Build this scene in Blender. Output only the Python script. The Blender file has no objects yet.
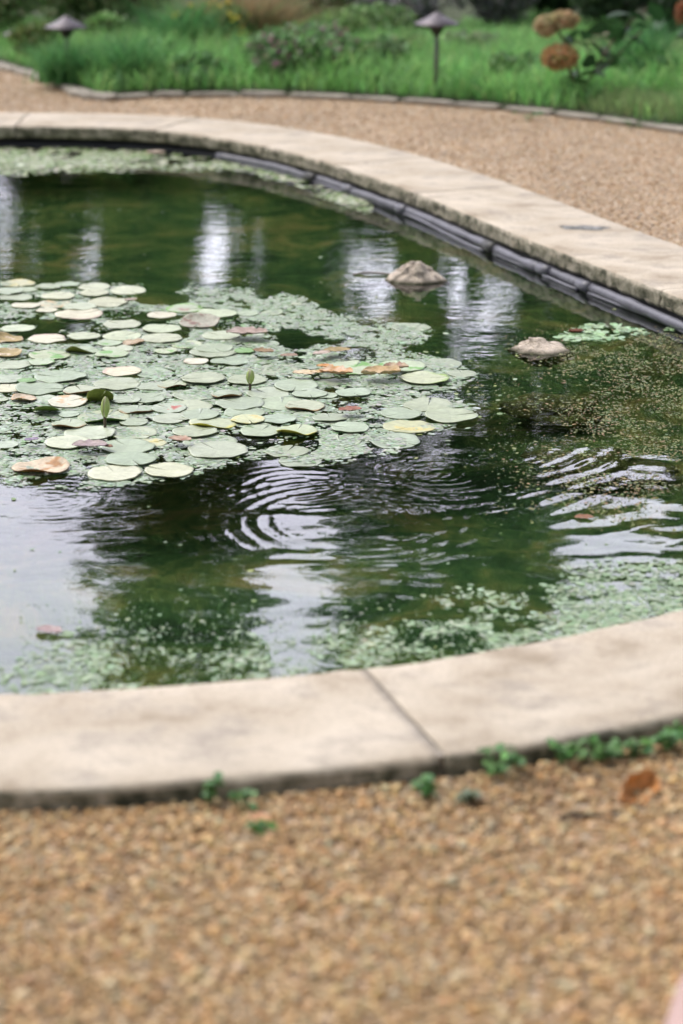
import bpy, math, random
import numpy as np
from mathutils import noise as mn, Vector
rng = np.random.default_rng(11); random.seed(11)
S = bpy.context.scene; C = S.collection
PI = math.pi
# ------------------------------------------------------------ camera numbers (used for tracing the plan of the pond)
F = 2400.0; PITCH = math.radians(17.6); CZ = 1.64
WZ = -0.055; TOPZ = 0.04
def up(x, y, z=0.0):
    a = (x-341.5)/F; b = -(y-512)/F
    dx = a; dy = math.cos(PITCH)+b*math.sin(PITCH); dz = -math.sin(PITCH)+b*math.cos(PITCH)
    t = (z-CZ)/dz
    return dx*t, dy*t
def px(X, Y, Z):
    X = np.asarray(X, float); Y = np.asarray(Y, float); z = Z-CZ
    f = Y*math.cos(PITCH)-z*math.sin(PITCH); u = Y*math.sin(PITCH)+z*math.cos(PITCH)
    return 341.5+F*X/f, 512-F*u/f
def lin(r, g, b):
    return tuple(((v/255)/12.92 if v/255 <= .04045 else ((v/255+.055)/1.055)**2.4) for v in (r, g, b))
# ------------------------------------------------------------ mesh helpers
def mk(name, V, Fs, mat=None, parent=None, col=None, smooth=True, matidx=None, loc=None):
    V = np.asarray(V, np.float32)
    me = bpy.data.meshes.new(name)
    if isinstance(Fs, np.ndarray): Fs = [Fs]
    Fs = [np.asarray(f, np.int32) for f in Fs if len(f)]
    nv = len(V); me.vertices.add(nv); me.vertices.foreach_set('co', V.ravel())
    loops = np.concatenate([f.ravel() for f in Fs]); tot = np.concatenate([np.full(len(f), f.shape[1], np.int32) for f in Fs])
    start = np.concatenate([[0], np.cumsum(tot)[:-1]]).astype(np.int32)
    me.loops.add(len(loops)); me.loops.foreach_set('vertex_index', loops)
    me.polygons.add(len(tot)); me.polygons.foreach_set('loop_start', start); me.polygons.foreach_set('loop_total', tot)
    if matidx is not None: me.polygons.foreach_set('material_index', np.asarray(matidx, np.int32))
    me.update(calc_edges=True); me.validate()
    me.polygons.foreach_set('use_smooth', np.full(len(me.polygons), smooth, bool))
    if col is not None:
        at = me.color_attributes.new('Col', 'FLOAT_COLOR', 'POINT')
        c = np.ones((nv, 4), np.float32); c[:, :3] = col; at.data.foreach_set('color', c.ravel())
    for m in (mat if isinstance(mat, (list, tuple)) else [mat]):
        if m: me.materials.append(m)
    o = bpy.data.objects.new(name, me); C.objects.link(o)
    if parent: o.parent = parent
    if loc is not None: o.location = loc
    return o
def tag(o, label=None, cat=None, group=None, kind=None):
    if label: o['label'] = label
    if cat: o['category'] = cat
    if group: o['group'] = group
    if kind: o['kind'] = kind
    return o
def empty(name, loc, label, cat, group=None):
    o = bpy.data.objects.new(name, None); o.empty_display_size = .05; C.objects.link(o); o.location = loc
    return tag(o, label, cat, group)
def rots(n, tilt=None, full=False):
    """random rotations; tilt = max tilt from upright"""
    if full:
        q = rng.normal(size=(n, 4)); q /= np.linalg.norm(q, axis=1)[:, None]
        w, x, y, z = q.T
    else:
        a = rng.uniform(0, 2*PI, n); t = rng.uniform(0, 1, n)*tilt; d = rng.uniform(0, 2*PI, n)
        # q = q_tilt * q_z
        cz, sz = np.cos(a/2), np.sin(a/2); ct, st = np.cos(t/2), np.sin(t/2); ax, ay = np.cos(d), np.sin(d)
        w = ct*cz; x = st*(ax*cz+ay*sz); y = st*(ay*cz-ax*sz); z = ct*sz
    R = np.empty((n, 3, 3))
    R[:, 0, 0] = 1-2*(y*y+z*z); R[:, 0, 1] = 2*(x*y-w*z); R[:, 0, 2] = 2*(x*z+w*y)
    R[:, 1, 0] = 2*(x*y+w*z); R[:, 1, 1] = 1-2*(x*x+z*z); R[:, 1, 2] = 2*(y*z-w*x)
    R[:, 2, 0] = 2*(x*z-w*y); R[:, 2, 1] = 2*(y*z+w*x); R[:, 2, 2] = 1-2*(x*x+y*y)
    return R
def scatter(T, faces, P, R, sc, cols):
    """copies of template T: returns V, F, per-vertex colour"""
    n, k = len(P), len(T)
    sc = np.asarray(sc); sc = sc[:, None] if sc.ndim == 1 else sc
    L = T[None]*sc[:, None, :] if sc.shape[1] == 3 else T[None]*sc[:, None]
    V = np.einsum('nij,nkj->nki', R, L)+P[:, None]
    Fo = (faces[None]+(np.arange(n)*k)[:, None, None]).reshape(-1, faces.shape[1])
    return V.reshape(-1, 3), Fo, np.repeat(cols, k, axis=0)
def pal(cols, n, jit=.12, w=None):
    c = np.array(cols, float); i = rng.choice(len(c), n, p=None if w is None else np.array(w)/sum(w))
    return np.clip(c[i]*(1+rng.normal(0, jit, (n, 1)))*(1+rng.normal(0, jit*.35, (n, 3))), .003, .95)
def tube(pts, rad, seg=10, closed=False, cap=True):
    pts = np.asarray(pts, float); n = len(pts)
    rad = np.broadcast_to(np.asarray(rad, float), (n,))
    V = []; 
    tang = np.gradient(pts, axis=0); tang /= np.linalg.norm(tang, axis=1)[:, None]
    upv = np.array([0, 0, 1.]) if abs(tang[0][2]) < .9 else np.array([1., 0, 0])
    for i in range(n):
        s = np.cross(tang[i], upv); s /= np.linalg.norm(s)+1e-9; u = np.cross(s, tang[i])
        a = np.arange(seg)*2*PI/seg
        V.append(pts[i]+rad[i]*(np.cos(a)[:, None]*s+np.sin(a)[:, None]*u))
    V = np.concatenate(V); Fq = []
    for i in range(n-1):
        for j in range(seg):
            k = (j+1) % seg; Fq.append((i*seg+j, i*seg+k, (i+1)*seg+k, (i+1)*seg+j))
    Fq = np.array(Fq); out = [Fq]
    if cap: out.append(np.array([list(range(seg))[::-1], [(n-1)*seg+j for j in range(seg)]]))
    return V, out
def join(parts):
    """parts: list of (V, [F...]) -> V, [F...]"""
    Vs = []; d = {}; o = 0
    for V, Fs in parts:
        Vs.append(V)
        for f in (Fs if isinstance(Fs, list) else [Fs]):
            d.setdefault(f.shape[1], []).append(f+o)
        o += len(V)
    return np.concatenate(Vs), [np.concatenate(v) for v in d.values()]
def crom(P, n=16, closed=True):
    P = np.asarray(P, float); m = len(P); out = []
    rngi = range(m) if closed else range(m-1)
    for i in rngi:
        if closed: p0, p1, p2, p3 = P[i-1], P[i], P[(i+1) % m], P[(i+2) % m]
        else: p0, p1, p2, p3 = P[max(i-1, 0)], P[i], P[i+1], P[min(i+2, m-1)]
        for t in np.arange(n)/n:
            out.append(.5*((2*p1)+(-p0+p2)*t+(2*p0-5*p1+4*p2-p3)*t*t+(-p0+3*p1-3*p2+p3)*t**3))
    if not closed: out.append(P[-1])
    return np.array(out)
def resample(P, step, closed=True):
    if closed: P = np.vstack([P, P[:1]])
    s = np.concatenate([[0], np.cumsum(np.linalg.norm(np.diff(P, axis=0), axis=1))])
    n = int(round(s[-1]/step)); t = np.linspace(0, s[-1], n+1)
    Q = np.stack([np.interp(t, s, P[:, k]) for k in range(P.shape[1])], 1)
    return Q[:-1] if closed else Q
def inpoly(X, Y, P):
    X = np.asarray(X); Y = np.asarray(Y); r = np.zeros(X.shape, bool); n = len(P)
    for i in range(n):
        x1, y1 = P[i][:2]; x2, y2 = P[(i+1) % n][:2]
        if y1 == y2: continue
        c = ((y1 > Y) != (y2 > Y)) & (X < (x2-x1)*(Y-y1)/(y2-y1)+x1); r ^= c
    return r
def polydist(X, Y, P, closed=True):
    """unsigned distance to polyline"""
    d = np.full(np.shape(X), 1e9); n = len(P)
    for i in range(n if closed else n-1):
        a = P[i][:2]; b = P[(i+1) % n][:2]; ab = np.subtract(b, a); L = (ab**2).sum()+1e-12
        t = np.clip(((X-a[0])*ab[0]+(Y-a[1])*ab[1])/L, 0, 1)
        d = np.minimum(d, np.hypot(X-a[0]-t*ab[0], Y-a[1]-t*ab[1]))
    return d
def vnoise(X, Y, s, seed=0):
    """cheap value noise in numpy, 0..1"""
    r = np.random.default_rng(seed).random((256, 256)); x = np.asarray(X)*s+37.3+seed; y = np.asarray(Y)*s+11.7
    xi = np.floor(x).astype(int); yi = np.floor(y).astype(int); fx = x-xi; fy = y-yi
    fx = fx*fx*(3-2*fx); fy = fy*fy*(3-2*fy); g = lambda i, j: r[i % 256, j % 256]
    return (g(xi, yi)*(1-fx)+g(xi+1, yi)*fx)*(1-fy)+(g(xi, yi+1)*(1-fx)+g(xi+1, yi+1)*fx)*fy
def fbm(X, Y, s, seed=0, o=4):
    v = 0; a = 1; t = 0
    for k in range(o): v = v+a*vnoise(X, Y, s*2**k, seed+k*7); t += a; a *= .5
    return v/t
# ------------------------------------------------------------ material helpers
def mat(name):
    m = bpy.data.materials.new(name); m.use_nodes = True; nt = m.node_tree
    return m, nt, nt.nodes['Principled BSDF']
def N(nt, t, **k):
    n = nt.nodes.new(t)
    for a, b in k.items():
        if a in n.inputs.keys() if isinstance(a, str) else False: n.inputs[a].default_value = b
        else: setattr(n, a, b)
    return n
def inp(n, **k):
    for a, b in k.items(): n.inputs[a.replace('_', ' ')].default_value = b
    return n
def ramp(nt, stops):
    r = nt.nodes.new('ShaderNodeValToRGB'); e = r.color_ramp.elements
    while len(e) < len(stops): e.new(.5)
    for q, (p, c) in zip(e, stops): q.position = p; q.color = (*c[:3], 1) if len(c) >= 3 else (c[0], c[0], c[0], 1)
    return r
def attr_mat(name, rough=.5, spec=.5, trans=0., nscale=None, namt=.25, bump=0., bscale=200, sheen=0):
    m, nt, b = mat(name)
    a = N(nt, 'ShaderNodeAttribute'); a.attribute_name = 'Col'
    out = a.outputs['Color']; tc = N(nt, 'ShaderNodeTexCoord')
    if nscale:
        n = N(nt, 'ShaderNodeTexNoise'); inp(n, Scale=nscale, Detail=5.0, Roughness=.6); nt.links.new(tc.outputs['Object'], n.inputs['Vector'])
        mr = N(nt, 'ShaderNodeMapRange'); inp(mr, From_Min=.3, From_Max=.7, To_Min=1-namt, To_Max=1+namt); nt.links.new(n.outputs['Fac'], mr.inputs['Value'])
        mx = N(nt, 'ShaderNodeMix', data_type='RGBA', blend_type='MULTIPLY'); mx.inputs[0].default_value = 1
        nt.links.new(out, mx.inputs[6]); nt.links.new(mr.outputs[0], mx.inputs[7]); out = mx.outputs[2]
    nt.links.new(out, b.inputs['Base Color'])
    b.inputs['Roughness'].default_value = rough; b.inputs['Specular IOR Level'].default_value = spec
    if bump:
        n = N(nt, 'ShaderNodeTexNoise'); inp(n, Scale=bscale, Detail=6.0, Roughness=.65); nt.links.new(tc.outputs['Object'], n.inputs['Vector'])
        bp = N(nt, 'ShaderNodeBump'); inp(bp, Strength=.8, Distance=bump); nt.links.new(n.outputs['Fac'], bp.inputs['Height']); nt.links.new(bp.outputs[0], b.inputs['Normal'])
    if trans:
        t = N(nt, 'ShaderNodeBsdfTranslucent'); nt.links.new(out, t.inputs['Color'])
        mx = N(nt, 'ShaderNodeMixShader'); mx.inputs[0].default_value = trans
        nt.links.new(b.outputs[0], mx.inputs[1]); nt.links.new(t.outputs[0], mx.inputs[2]); nt.links.new(mx.outputs[0], nt.nodes['Material Output'].inputs[0])
    return m
def plain(name, col, rough=.6, nscale=8, namt=.3, bump=0., bscale=60, metal=0., spec=.5):
    m, nt, b = mat(name); tc = N(nt, 'ShaderNodeTexCoord')
    n = N(nt, 'ShaderNodeTexNoise'); inp(n, Scale=nscale, Detail=6.0, Roughness=.62); nt.links.new(tc.outputs['Object'], n.inputs['Vector'])
    c = np.array(col); r = ramp(nt, [(.3, c*(1-namt)), (.7, np.clip(c*(1+namt), 0, 1))])
    nt.links.new(n.outputs['Fac'], r.inputs[0]); nt.links.new(r.outputs[0], b.inputs['Base Color'])
    b.inputs['Roughness'].default_value = rough; b.inputs['Metallic'].default_value = metal; b.inputs['Specular IOR Level'].default_value = spec
    if bump:
        n2 = N(nt, 'ShaderNodeTexNoise'); inp(n2, Scale=bscale, Detail=8.0, Roughness=.65); nt.links.new(tc.outputs['Object'], n2.inputs['Vector'])
        bp = N(nt, 'ShaderNodeBump'); inp(bp, Strength=1.0, Distance=bump); nt.links.new(n2.outputs['Fac'], bp.inputs['Height']); nt.links.new(bp.outputs[0], b.inputs['Normal'])
    return m
M = {}
# gravel sheet
def gravel_mat():
    m, nt, b = mat('gravel_sheet'); tc = N(nt, 'ShaderNodeTexCoord')
    v = N(nt, 'ShaderNodeTexVoronoi'); inp(v, Scale=85.0, Randomness=1.0); nt.links.new(tc.outputs['Object'], v.inputs['Vector'])
    r = ramp(nt, [(0, (.15, .10, .055)), (.2, (.30, .20, .11)), (.45, (.42, .29, .18)), (.7, (.46, .34, .225)), (.88, (.42, .35, .27)), (1, (.54, .45, .36))])
    sx = N(nt, 'ShaderNodeSeparateColor'); nt.links.new(v.outputs['Color'], sx.inputs[0]); nt.links.new(sx.outputs[0], r.inputs[0])
    n = N(nt, 'ShaderNodeTexNoise'); inp(n, Scale=1.6, Detail=7.0, Roughness=.7); nt.links.new(tc.outputs['Object'], n.inputs['Vector'])
    mr = N(nt, 'ShaderNodeMapRange'); inp(mr, From_Min=.35, From_Max=.65, To_Min=.8, To_Max=1.12); nt.links.new(n.outputs['Fac'], mr.inputs['Value'])
    mx = N(nt, 'ShaderNodeMix', data_type='RGBA', blend_type='MULTIPLY'); mx.inputs[0].default_value = 1
    nt.links.new(r.outputs[0], mx.inputs[6]); nt.links.new(mr.outputs[0], mx.inputs[7]); nt.links.new(mx.outputs[2], b.inputs['Base Color'])
    bp = N(nt, 'ShaderNodeBump', invert=True); inp(bp, Strength=1.0, Distance=.006); nt.links.new(v.outputs['Distance'], bp.inputs['Height']); nt.links.new(bp.outputs[0], b.inputs['Normal'])
    b.inputs['Roughness'].default_value = .85
    return m
M['gravel'] = gravel_mat()
def coping_mat():
    m, nt, b = mat('coping_concrete'); tc = N(nt, 'ShaderNodeTexCoord'); g = N(nt, 'ShaderNodeNewGeometry')
    def nz(s, d=8., ro=.62, st=None):
        n = N(nt, 'ShaderNodeTexNoise'); inp(n, Scale=s, Detail=d, Roughness=ro)
        if st:
            mp = N(nt, 'ShaderNodeMapping'); mp.inputs['Scale'].default_value = st; nt.links.new(tc.outputs['Object'], mp.inputs[0]); nt.links.new(mp.outputs[0], n.inputs['Vector'])
        else: nt.links.new(tc.outputs['Object'], n.inputs['Vector'])
        return n.outputs['Fac']
    r1 = ramp(nt, [(.34, (.29, .235, .17)), (.44, (.43, .365, .285)), (.52, (.49, .425, .34)), (.66, (.57, .50, .41))])
    nt.links.new(nz(3.2, st=(1, 1.3, 1)), r1.inputs[0])
    # dark weathering spots / smears
    r2 = ramp(nt, [(.50, (0, 0, 0)), (.66, (1, 1, 1))]); nt.links.new(nz(6, 8, .72, (1, 1.5, 1)), r2.inputs[0])
    mx = N(nt, 'ShaderNodeMix', data_type='RGBA'); mu = N(nt, 'ShaderNodeMath', operation='MULTIPLY'); mu.inputs[1].default_value = .75
    nt.links.new(r2.outputs[0], mu.inputs[0]); nt.links.new(mu.outputs[0], mx.inputs[0]); nt.links.new(r1.outputs[0], mx.inputs[6]); mx.inputs[7].default_value = (.27, .235, .20, 1)
    # algae-stained, pitted sides (where the face is vertical)
    sp = N(nt, 'ShaderNodeSeparateXYZ'); nt.links.new(g.outputs['True Normal'], sp.inputs[0])
    mr = N(nt, 'ShaderNodeMapRange'); inp(mr, From_Min=.35, From_Max=.85, To_Min=1, To_Max=0); nt.links.new(sp.outputs['Z'], mr.inputs['Value'])
    r3 = ramp(nt, [(.38, (.05, .052, .033)), (.5, (.20, .185, .135)), (.64, (.38, .345, .28))]); nt.links.new(nz(20, 7, .68), r3.inputs[0])
    m2 = N(nt, 'ShaderNodeMix', data_type='RGBA'); nt.links.new(mr.outputs[0], m2.inputs[0]); nt.links.new(mx.outputs[2], m2.inputs[6]); nt.links.new(r3.outputs[0], m2.inputs[7])
    # fine speckle
    r4 = ramp(nt, [(.3, (.82, .82, .82)), (.7, (1.1, 1.1, 1.1))]); nt.links.new(nz(170, 3), r4.inputs[0])
    m3 = N(nt, 'ShaderNodeMix', data_type='RGBA', blend_type='MULTIPLY'); m3.inputs[0].default_value = 1
    nt.links.new(m2.outputs[2], m3.inputs[6]); nt.links.new(r4.outputs[0], m3.inputs[7]); nt.links.new(m3.outputs[2], b.inputs['Base Color'])
    bp = N(nt, 'ShaderNodeBump'); inp(bp, Strength=.7, Distance=.004); nt.links.new(nz(45, 9, .7), bp.inputs['Height']); nt.links.new(bp.outputs[0], b.inputs['Normal'])
    b.inputs['Roughness'].default_value = .85; b.inputs['Specular IOR Level'].default_value = .3
    return m
M['coping'] = coping_mat(); M['joint'] = plain('joint_mortar', (.30, .26, .215), .95, 60, .4, .003, 120)
def water_mat():
    m, nt, b = mat('pond_water'); nt.nodes.remove(b)
    fr = N(nt, 'ShaderNodeFresnel'); fr.inputs['IOR'].default_value = 1.5
    gl = N(nt, 'ShaderNodeBsdfGlossy'); gl.inputs['Roughness'].default_value = .015; gl.inputs['Color'].default_value = (1, 1, 1, 1)
    tr = N(nt, 'ShaderNodeBsdfRefraction'); tr.inputs['Color'].default_value = (.84, .92, .76, 1); tr.inputs['IOR'].default_value = 1.33; tr.inputs['Roughness'].default_value = .0
    tc = N(nt, 'ShaderNodeTexCoord'); mp = N(nt, 'ShaderNodeMapping'); mp.inputs['Scale'].default_value = (1, 1.6, 1); nt.links.new(tc.outputs['Object'], mp.inputs[0])
    n = N(nt, 'ShaderNodeTexNoise'); inp(n, Scale=16.0, Detail=3.0, Roughness=.5); nt.links.new(mp.outputs[0], n.inputs['Vector'])
    bp = N(nt, 'ShaderNodeBump'); inp(bp, Strength=.045, Distance=.01); nt.links.new(n.outputs['Fac'], bp.inputs['Height'])
    for q in (fr, gl, tr): nt.links.new(bp.outputs[0], q.inputs['Normal'])
    mx = N(nt, 'ShaderNodeMixShader'); nt.links.new(fr.outputs[0], mx.inputs[0]); nt.links.new(tr.outputs[0], mx.inputs[1]); nt.links.new(gl.outputs[0], mx.inputs[2])
    nt.links.new(mx.outputs[0], nt.nodes['Material Output'].inputs[0]); return m
M['water'] = water_mat()
def basin_mat():
    m, nt, b = mat('pond_bed'); tc = N(nt, 'ShaderNodeTexCoord')
    n = N(nt, 'ShaderNodeTexNoise'); inp(n, Scale=3.4, Detail=9.0, Roughness=.72, Distortion=.6); nt.links.new(tc.outputs['Object'], n.inputs['Vector'])
    r = ramp(nt, [(.34, (.018, .05, .026)), (.44, (.042, .105, .042)), (.53, (.11, .165, .06)), (.60, (.21, .205, .08)), (.70, (.30, .22, .10))]); nt.links.new(n.outputs['Fac'], r.inputs[0])
    nt.links.new(r.outputs[0], b.inputs['Base Color']); b.inputs['Roughness'].default_value = .9
    bp = N(nt, 'ShaderNodeBump'); inp(bp, Strength=1.0, Distance=.03); nt.links.new(n.outputs['Fac'], bp.inputs['Height']); nt.links.new(bp.outputs[0], b.inputs['Normal'])
    return m
M['basin'] = basin_mat()
M['liner'] = plain('black_liner', (.022, .023, .028), .45, 14, .4, .002, 60)
M['pipe'] = plain('slate_grey_pipe', (.085, .085, .105), .42, 22, .35, .0015, 90)
M['soil'] = plain('bed_soil', (.045, .06, .025), .9, 6, .5, .02, 30)
M['edging'] = plain('edging_stone', (.30, .27, .23), .85, 14, .35, .01, 40)
M['rock'] = plain('pale_pond_rock', (.52, .44, .36), .8, 22, .45, .012, 45)
_n = M['rock'].node_tree; _b = _n.nodes['Principled BSDF']; _src = _b.inputs['Base Color'].links[0].from_socket
_t = _n.nodes.new('ShaderNodeTexCoord'); _s = _n.nodes.new('ShaderNodeSeparateXYZ'); _n.links.new(_t.outputs['Object'], _s.inputs[0])
_m = N(_n, 'ShaderNodeMapRange'); inp(_m, From_Min=.008, From_Max=.017); _n.links.new(_s.outputs['Z'], _m.inputs['Value'])
_x = N(_n, 'ShaderNodeMix', data_type='RGBA'); _n.links.new(_m.outputs[0], _x.inputs[0]); _x.inputs[6].default_value = (.085, .08, .045, 1); _n.links.new(_src, _x.inputs[7]); _n.links.new(_x.outputs[2], _b.inputs['Base Color'])
M['boulder'] = plain('weathered_grey_stone', (.27, .27, .27), .9, 5, .45, .05, 12)
M['wet_rock'] = plain('algae_covered_stone', (.12, .125, .045), .8, 7, .7, .02, 30)
M['lampmetal'] = plain('lamp_bronze', (.115, .10, .115), .5, 30, .25, .0008, 120, metal=.35)
M['lampdark'] = plain('lamp_dark', (.02, .02, .018), .55, 30, .2)
M['bark'] = plain('bark', (.10, .075, .05), .9, 10, .4, .02, 25)
M['leaf'] = attr_mat('leaves', .5, .4, .25)
M['treeleaf'] = attr_mat('tree_leaves', .8, .05, .5)
M['grass'] = attr_mat('grass_blades', .6, .2, .45)
M['pebble'] = attr_mat('pebbles', .75, .4, 0, 90, .2)
M['weed'] = attr_mat('duckweed', .45, .5, .1)
M['pad'] = attr_mat('pad_top', .38, .6, .08, 60, .12, .0012, 90)
M['padunder'] = attr_mat('pad_underside', .55, .4, .15, 70, .2)
M['dead'] = attr_mat('dead_leaf', .6, .35, .15, 60, .25, .001, 120)
M['bud'] = attr_mat('bud_sepal', .45, .4, .15, 80, .15)
M['petal'] = attr_mat('petals', .65, .2, .3)
M['cloth'] = plain('pale_pink_cloth', (.44, .31, .285), .9, 20, .08, .002, 300)
# ------------------------------------------------------------ pond outline
inner_near = [up(*p, TOPZ) for p in [(0, 692), (100, 688), (200, 681), (300, 673), (360, 667), (450, 655), (550, 636), (620, 622), (683, 607)]]
inner_far = [up(*p, TOPZ) for p in [(683, 300), (662, 291), (600, 267), (517, 235), (450, 207), (400, 187), (342, 167), (300, 155), (260, 145), (215, 137), (170, 131), (120, 128), (60, 126.5), (0, 126)]]
loop = inner_near+[(.93, 4.66), (1.2, 5.0), (1.41, 5.5), (1.43, 6.05), (1.27, 6.62)]+inner_far+[(-2.1, 10.68), (-2.7, 10.25), (-3.2, 9.4), (-3.4, 8.3), (-3.4, 7.1), (-3.2, 5.9), (-2.7, 4.9), (-1.9, 4.25), (-1.2, 4.03)]
LP = resample(crom(loop, 14), .02)
def smooth_loop(P, it):
    for _ in range(it): P = (np.roll(P, 1, 0)+P*2+np.roll(P, -1, 0))/4
    return P
LP = resample(smooth_loop(LP, 40), .02)
tan = np.roll(LP, -3, 0)-np.roll(LP, 3, 0); tan /= np.linalg.norm(tan, axis=1)[:, None]
NRM = np.stack([tan[:, 1], -tan[:, 0]], 1)      # loop is counter-clockwise -> outward
NRM = smooth_loop(NRM, 30); NRM /= np.linalg.norm(NRM, axis=1)[:, None]
if inpoly(np.array([LP[0, 0]+NRM[0, 0]*.05]), np.array([LP[0, 1]+NRM[0, 1]*.05]), LP)[0]: NRM = -NRM
CW = .435
NL = len(LP); OUT = LP+NRM*CW; MID = LP+NRM*(CW*.5)
# ------------------------------------------------------------ ground (gravel terrace) as one sheet round the pond
cen = np.array([-1.0, 7.3]); idx = np.arange(0, NL, 4); base = MID[idx]; rings = [base]
d0 = base-cen; ang = np.arctan2(d0[:, 1], d0[:, 0])
for f, R0 in [(.0, 0), (.08, 6), (.3, 9), (1, 30), (1, 120), (1, 900)]:
    if R0 == 0: rings.append(base+NRM[idx]*.35)
    else:
        circ = cen+R0*np.stack([np.cos(ang), np.sin(ang)], 1)
        rings.append(circ if f == 1 else base*(1-f)+circ*f+NRM[idx]*.3)
V = np.concatenate([np.c_[r, np.zeros(len(r))] for r in rings]); k = len(idx); Fq = []
for r in range(len(rings)-1):
    for i in range(k):
        j = (i+1) % k; Fq.append((r*k+i, r*k+j, (r+1)*k+j, (r+1)*k+i))
tag(mk('ground', V, np.array(Fq), M['gravel'], smooth=False), kind='structure')
# basin: liner wall + bed
V = []; 
prof = [(.06, -.02), (.03, -.05), (.04, -.3), (-.1, -.42), (-.5, -.52)]
bi = LP[::3]; bn = NRM[::3]; k = len(bi)
V = np.concatenate([np.c_[bi+bn*o, np.full(k, z)] for o, z in prof]); Fq = []
for r in range(len(prof)-1):
    for i in range(k):
        j = (i+1) % k; Fq.append((r*k+i, (r+1)*k+i, (r+1)*k+j, r*k+j))
Fq = np.array(Fq); mi = np.array([0 if q < 2*k else 1 for q in range(len(Fq))])
Vc = np.vstack([V, [[cen[0], cen[1], -.58]]]); tri = np.array([((len(prof)-1)*k+i, len(V), (len(prof)-1)*k+(i+1) % k) for i in range(k)])
tag(mk('pond_basin', Vc, [Fq, tri], [M['liner'], M['basin']], smooth=True, matidx=np.concatenate([mi, np.ones(len(tri), int)])), kind='structure')
# ------------------------------------------------------------ water surface with real ripples
xs = np.arange(-3.55, 1.56, .0125); ys = np.arange(3.85, 10.95, .0105)
X, Y = np.meshgrid(xs, ys); PX, PY = px(X, Y, WZ)
H = np.zeros_like(X)
wr = np.random.default_rng(5)
calm = .065+.97*np.exp(-((PY-555)/100)**2)*np.clip((PX-50)/40, 0, 1)+.14*(PY > 600)
calm = np.where(PX < 90, np.maximum(.12, calm*np.clip((PX+10)/160, .15, 1)), calm)
for i in range(34):
    L = .07*(1.13**(i % 17))*1.0; th = wr.normal(PI/2, .30); kx, ky = np.cos(th)*2*PI/L, np.sin(th)*2*PI/L
    sl = .0085 if L < .11 else .0048
    amp = sl*L/(2*PI)
    H += calm*amp*np.sin(kx*X+ky*Y+wr.uniform(0, 7)+1.2*np.sin(X*1.7*kx/20+i)) * (.5+vnoise(X, Y, 1.5, i))
ringzone = np.exp(-((PX-330)/230)**2-((PY-485)/34)**2); H *= (1-.65*ringzone)
for (cx, cy, r0, w, L, s) in [(300, 488, .11, .10, .036, .055), (408, 470, .08, .08, .030, .09), (440, 474, .10, .08, .034, .11), (494, 480, .06, .055, .022, .13), (50, 498, .12, .16, .030, .06), (190, 492, .10, .12, .028, .07), (355, 520, .26, .12, .045, .07)]:
    a, b = up(cx, cy, WZ); r = np.hypot(X-a, Y-b)
    H += s*L/(2*PI)*np.exp(-((r-r0)/w)**2)*np.sin(2*PI*(r+.012*vnoise(X, Y, 7, 12))/L)*(.05+1.5*vnoise(X, Y, 7, 3)**1.5+.3*vnoise(X, Y, 25, 5))
# long arcs trailing to the right of the rings
for (cx, cy, r0, w_, L, st_, x0) in [(400, 425, .58, .16, .060, .09, 360), (425, 432, .98, .20, .13, .035, 450), (300, 440, .80, .25, .07, .04, 120)]:
    a, b = up(cx, cy, WZ); r = np.hypot(X-a, Y-b)
    H += st_*L/(2*PI)*np.exp(-((r-r0)/w_)**2)*np.sin(2*PI*(r+.02*(vnoise(X, Y, 5, 2)-.5))/L)*np.clip((PX-x0)/60, 0, 1)*(PY > 440)*vnoise(X, Y, 4.5, 9)**2.6*1.7
ins = inpoly(X, Y, LP[::6]) | (polydist(X, Y, LP[::12]) < .035)
nx, ny = len(xs), len(ys); I = np.arange(nx*ny).reshape(ny, nx)
Q = np.stack([I[:-1, :-1], I[:-1, 1:], I[1:, 1:], I[1:, :-1]], -1).reshape(-1, 4); ok = ins.ravel()[Q].all(1); Q = Q[ok]
used = np.unique(Q); remap = np.full(nx*ny, -1); remap[used] = np.arange(len(used))
V = np.stack([X.ravel(), Y.ravel(), WZ+H.ravel()], 1)[used]
tag(mk('water', V, remap[Q], M['water']), kind='structure')
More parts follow.
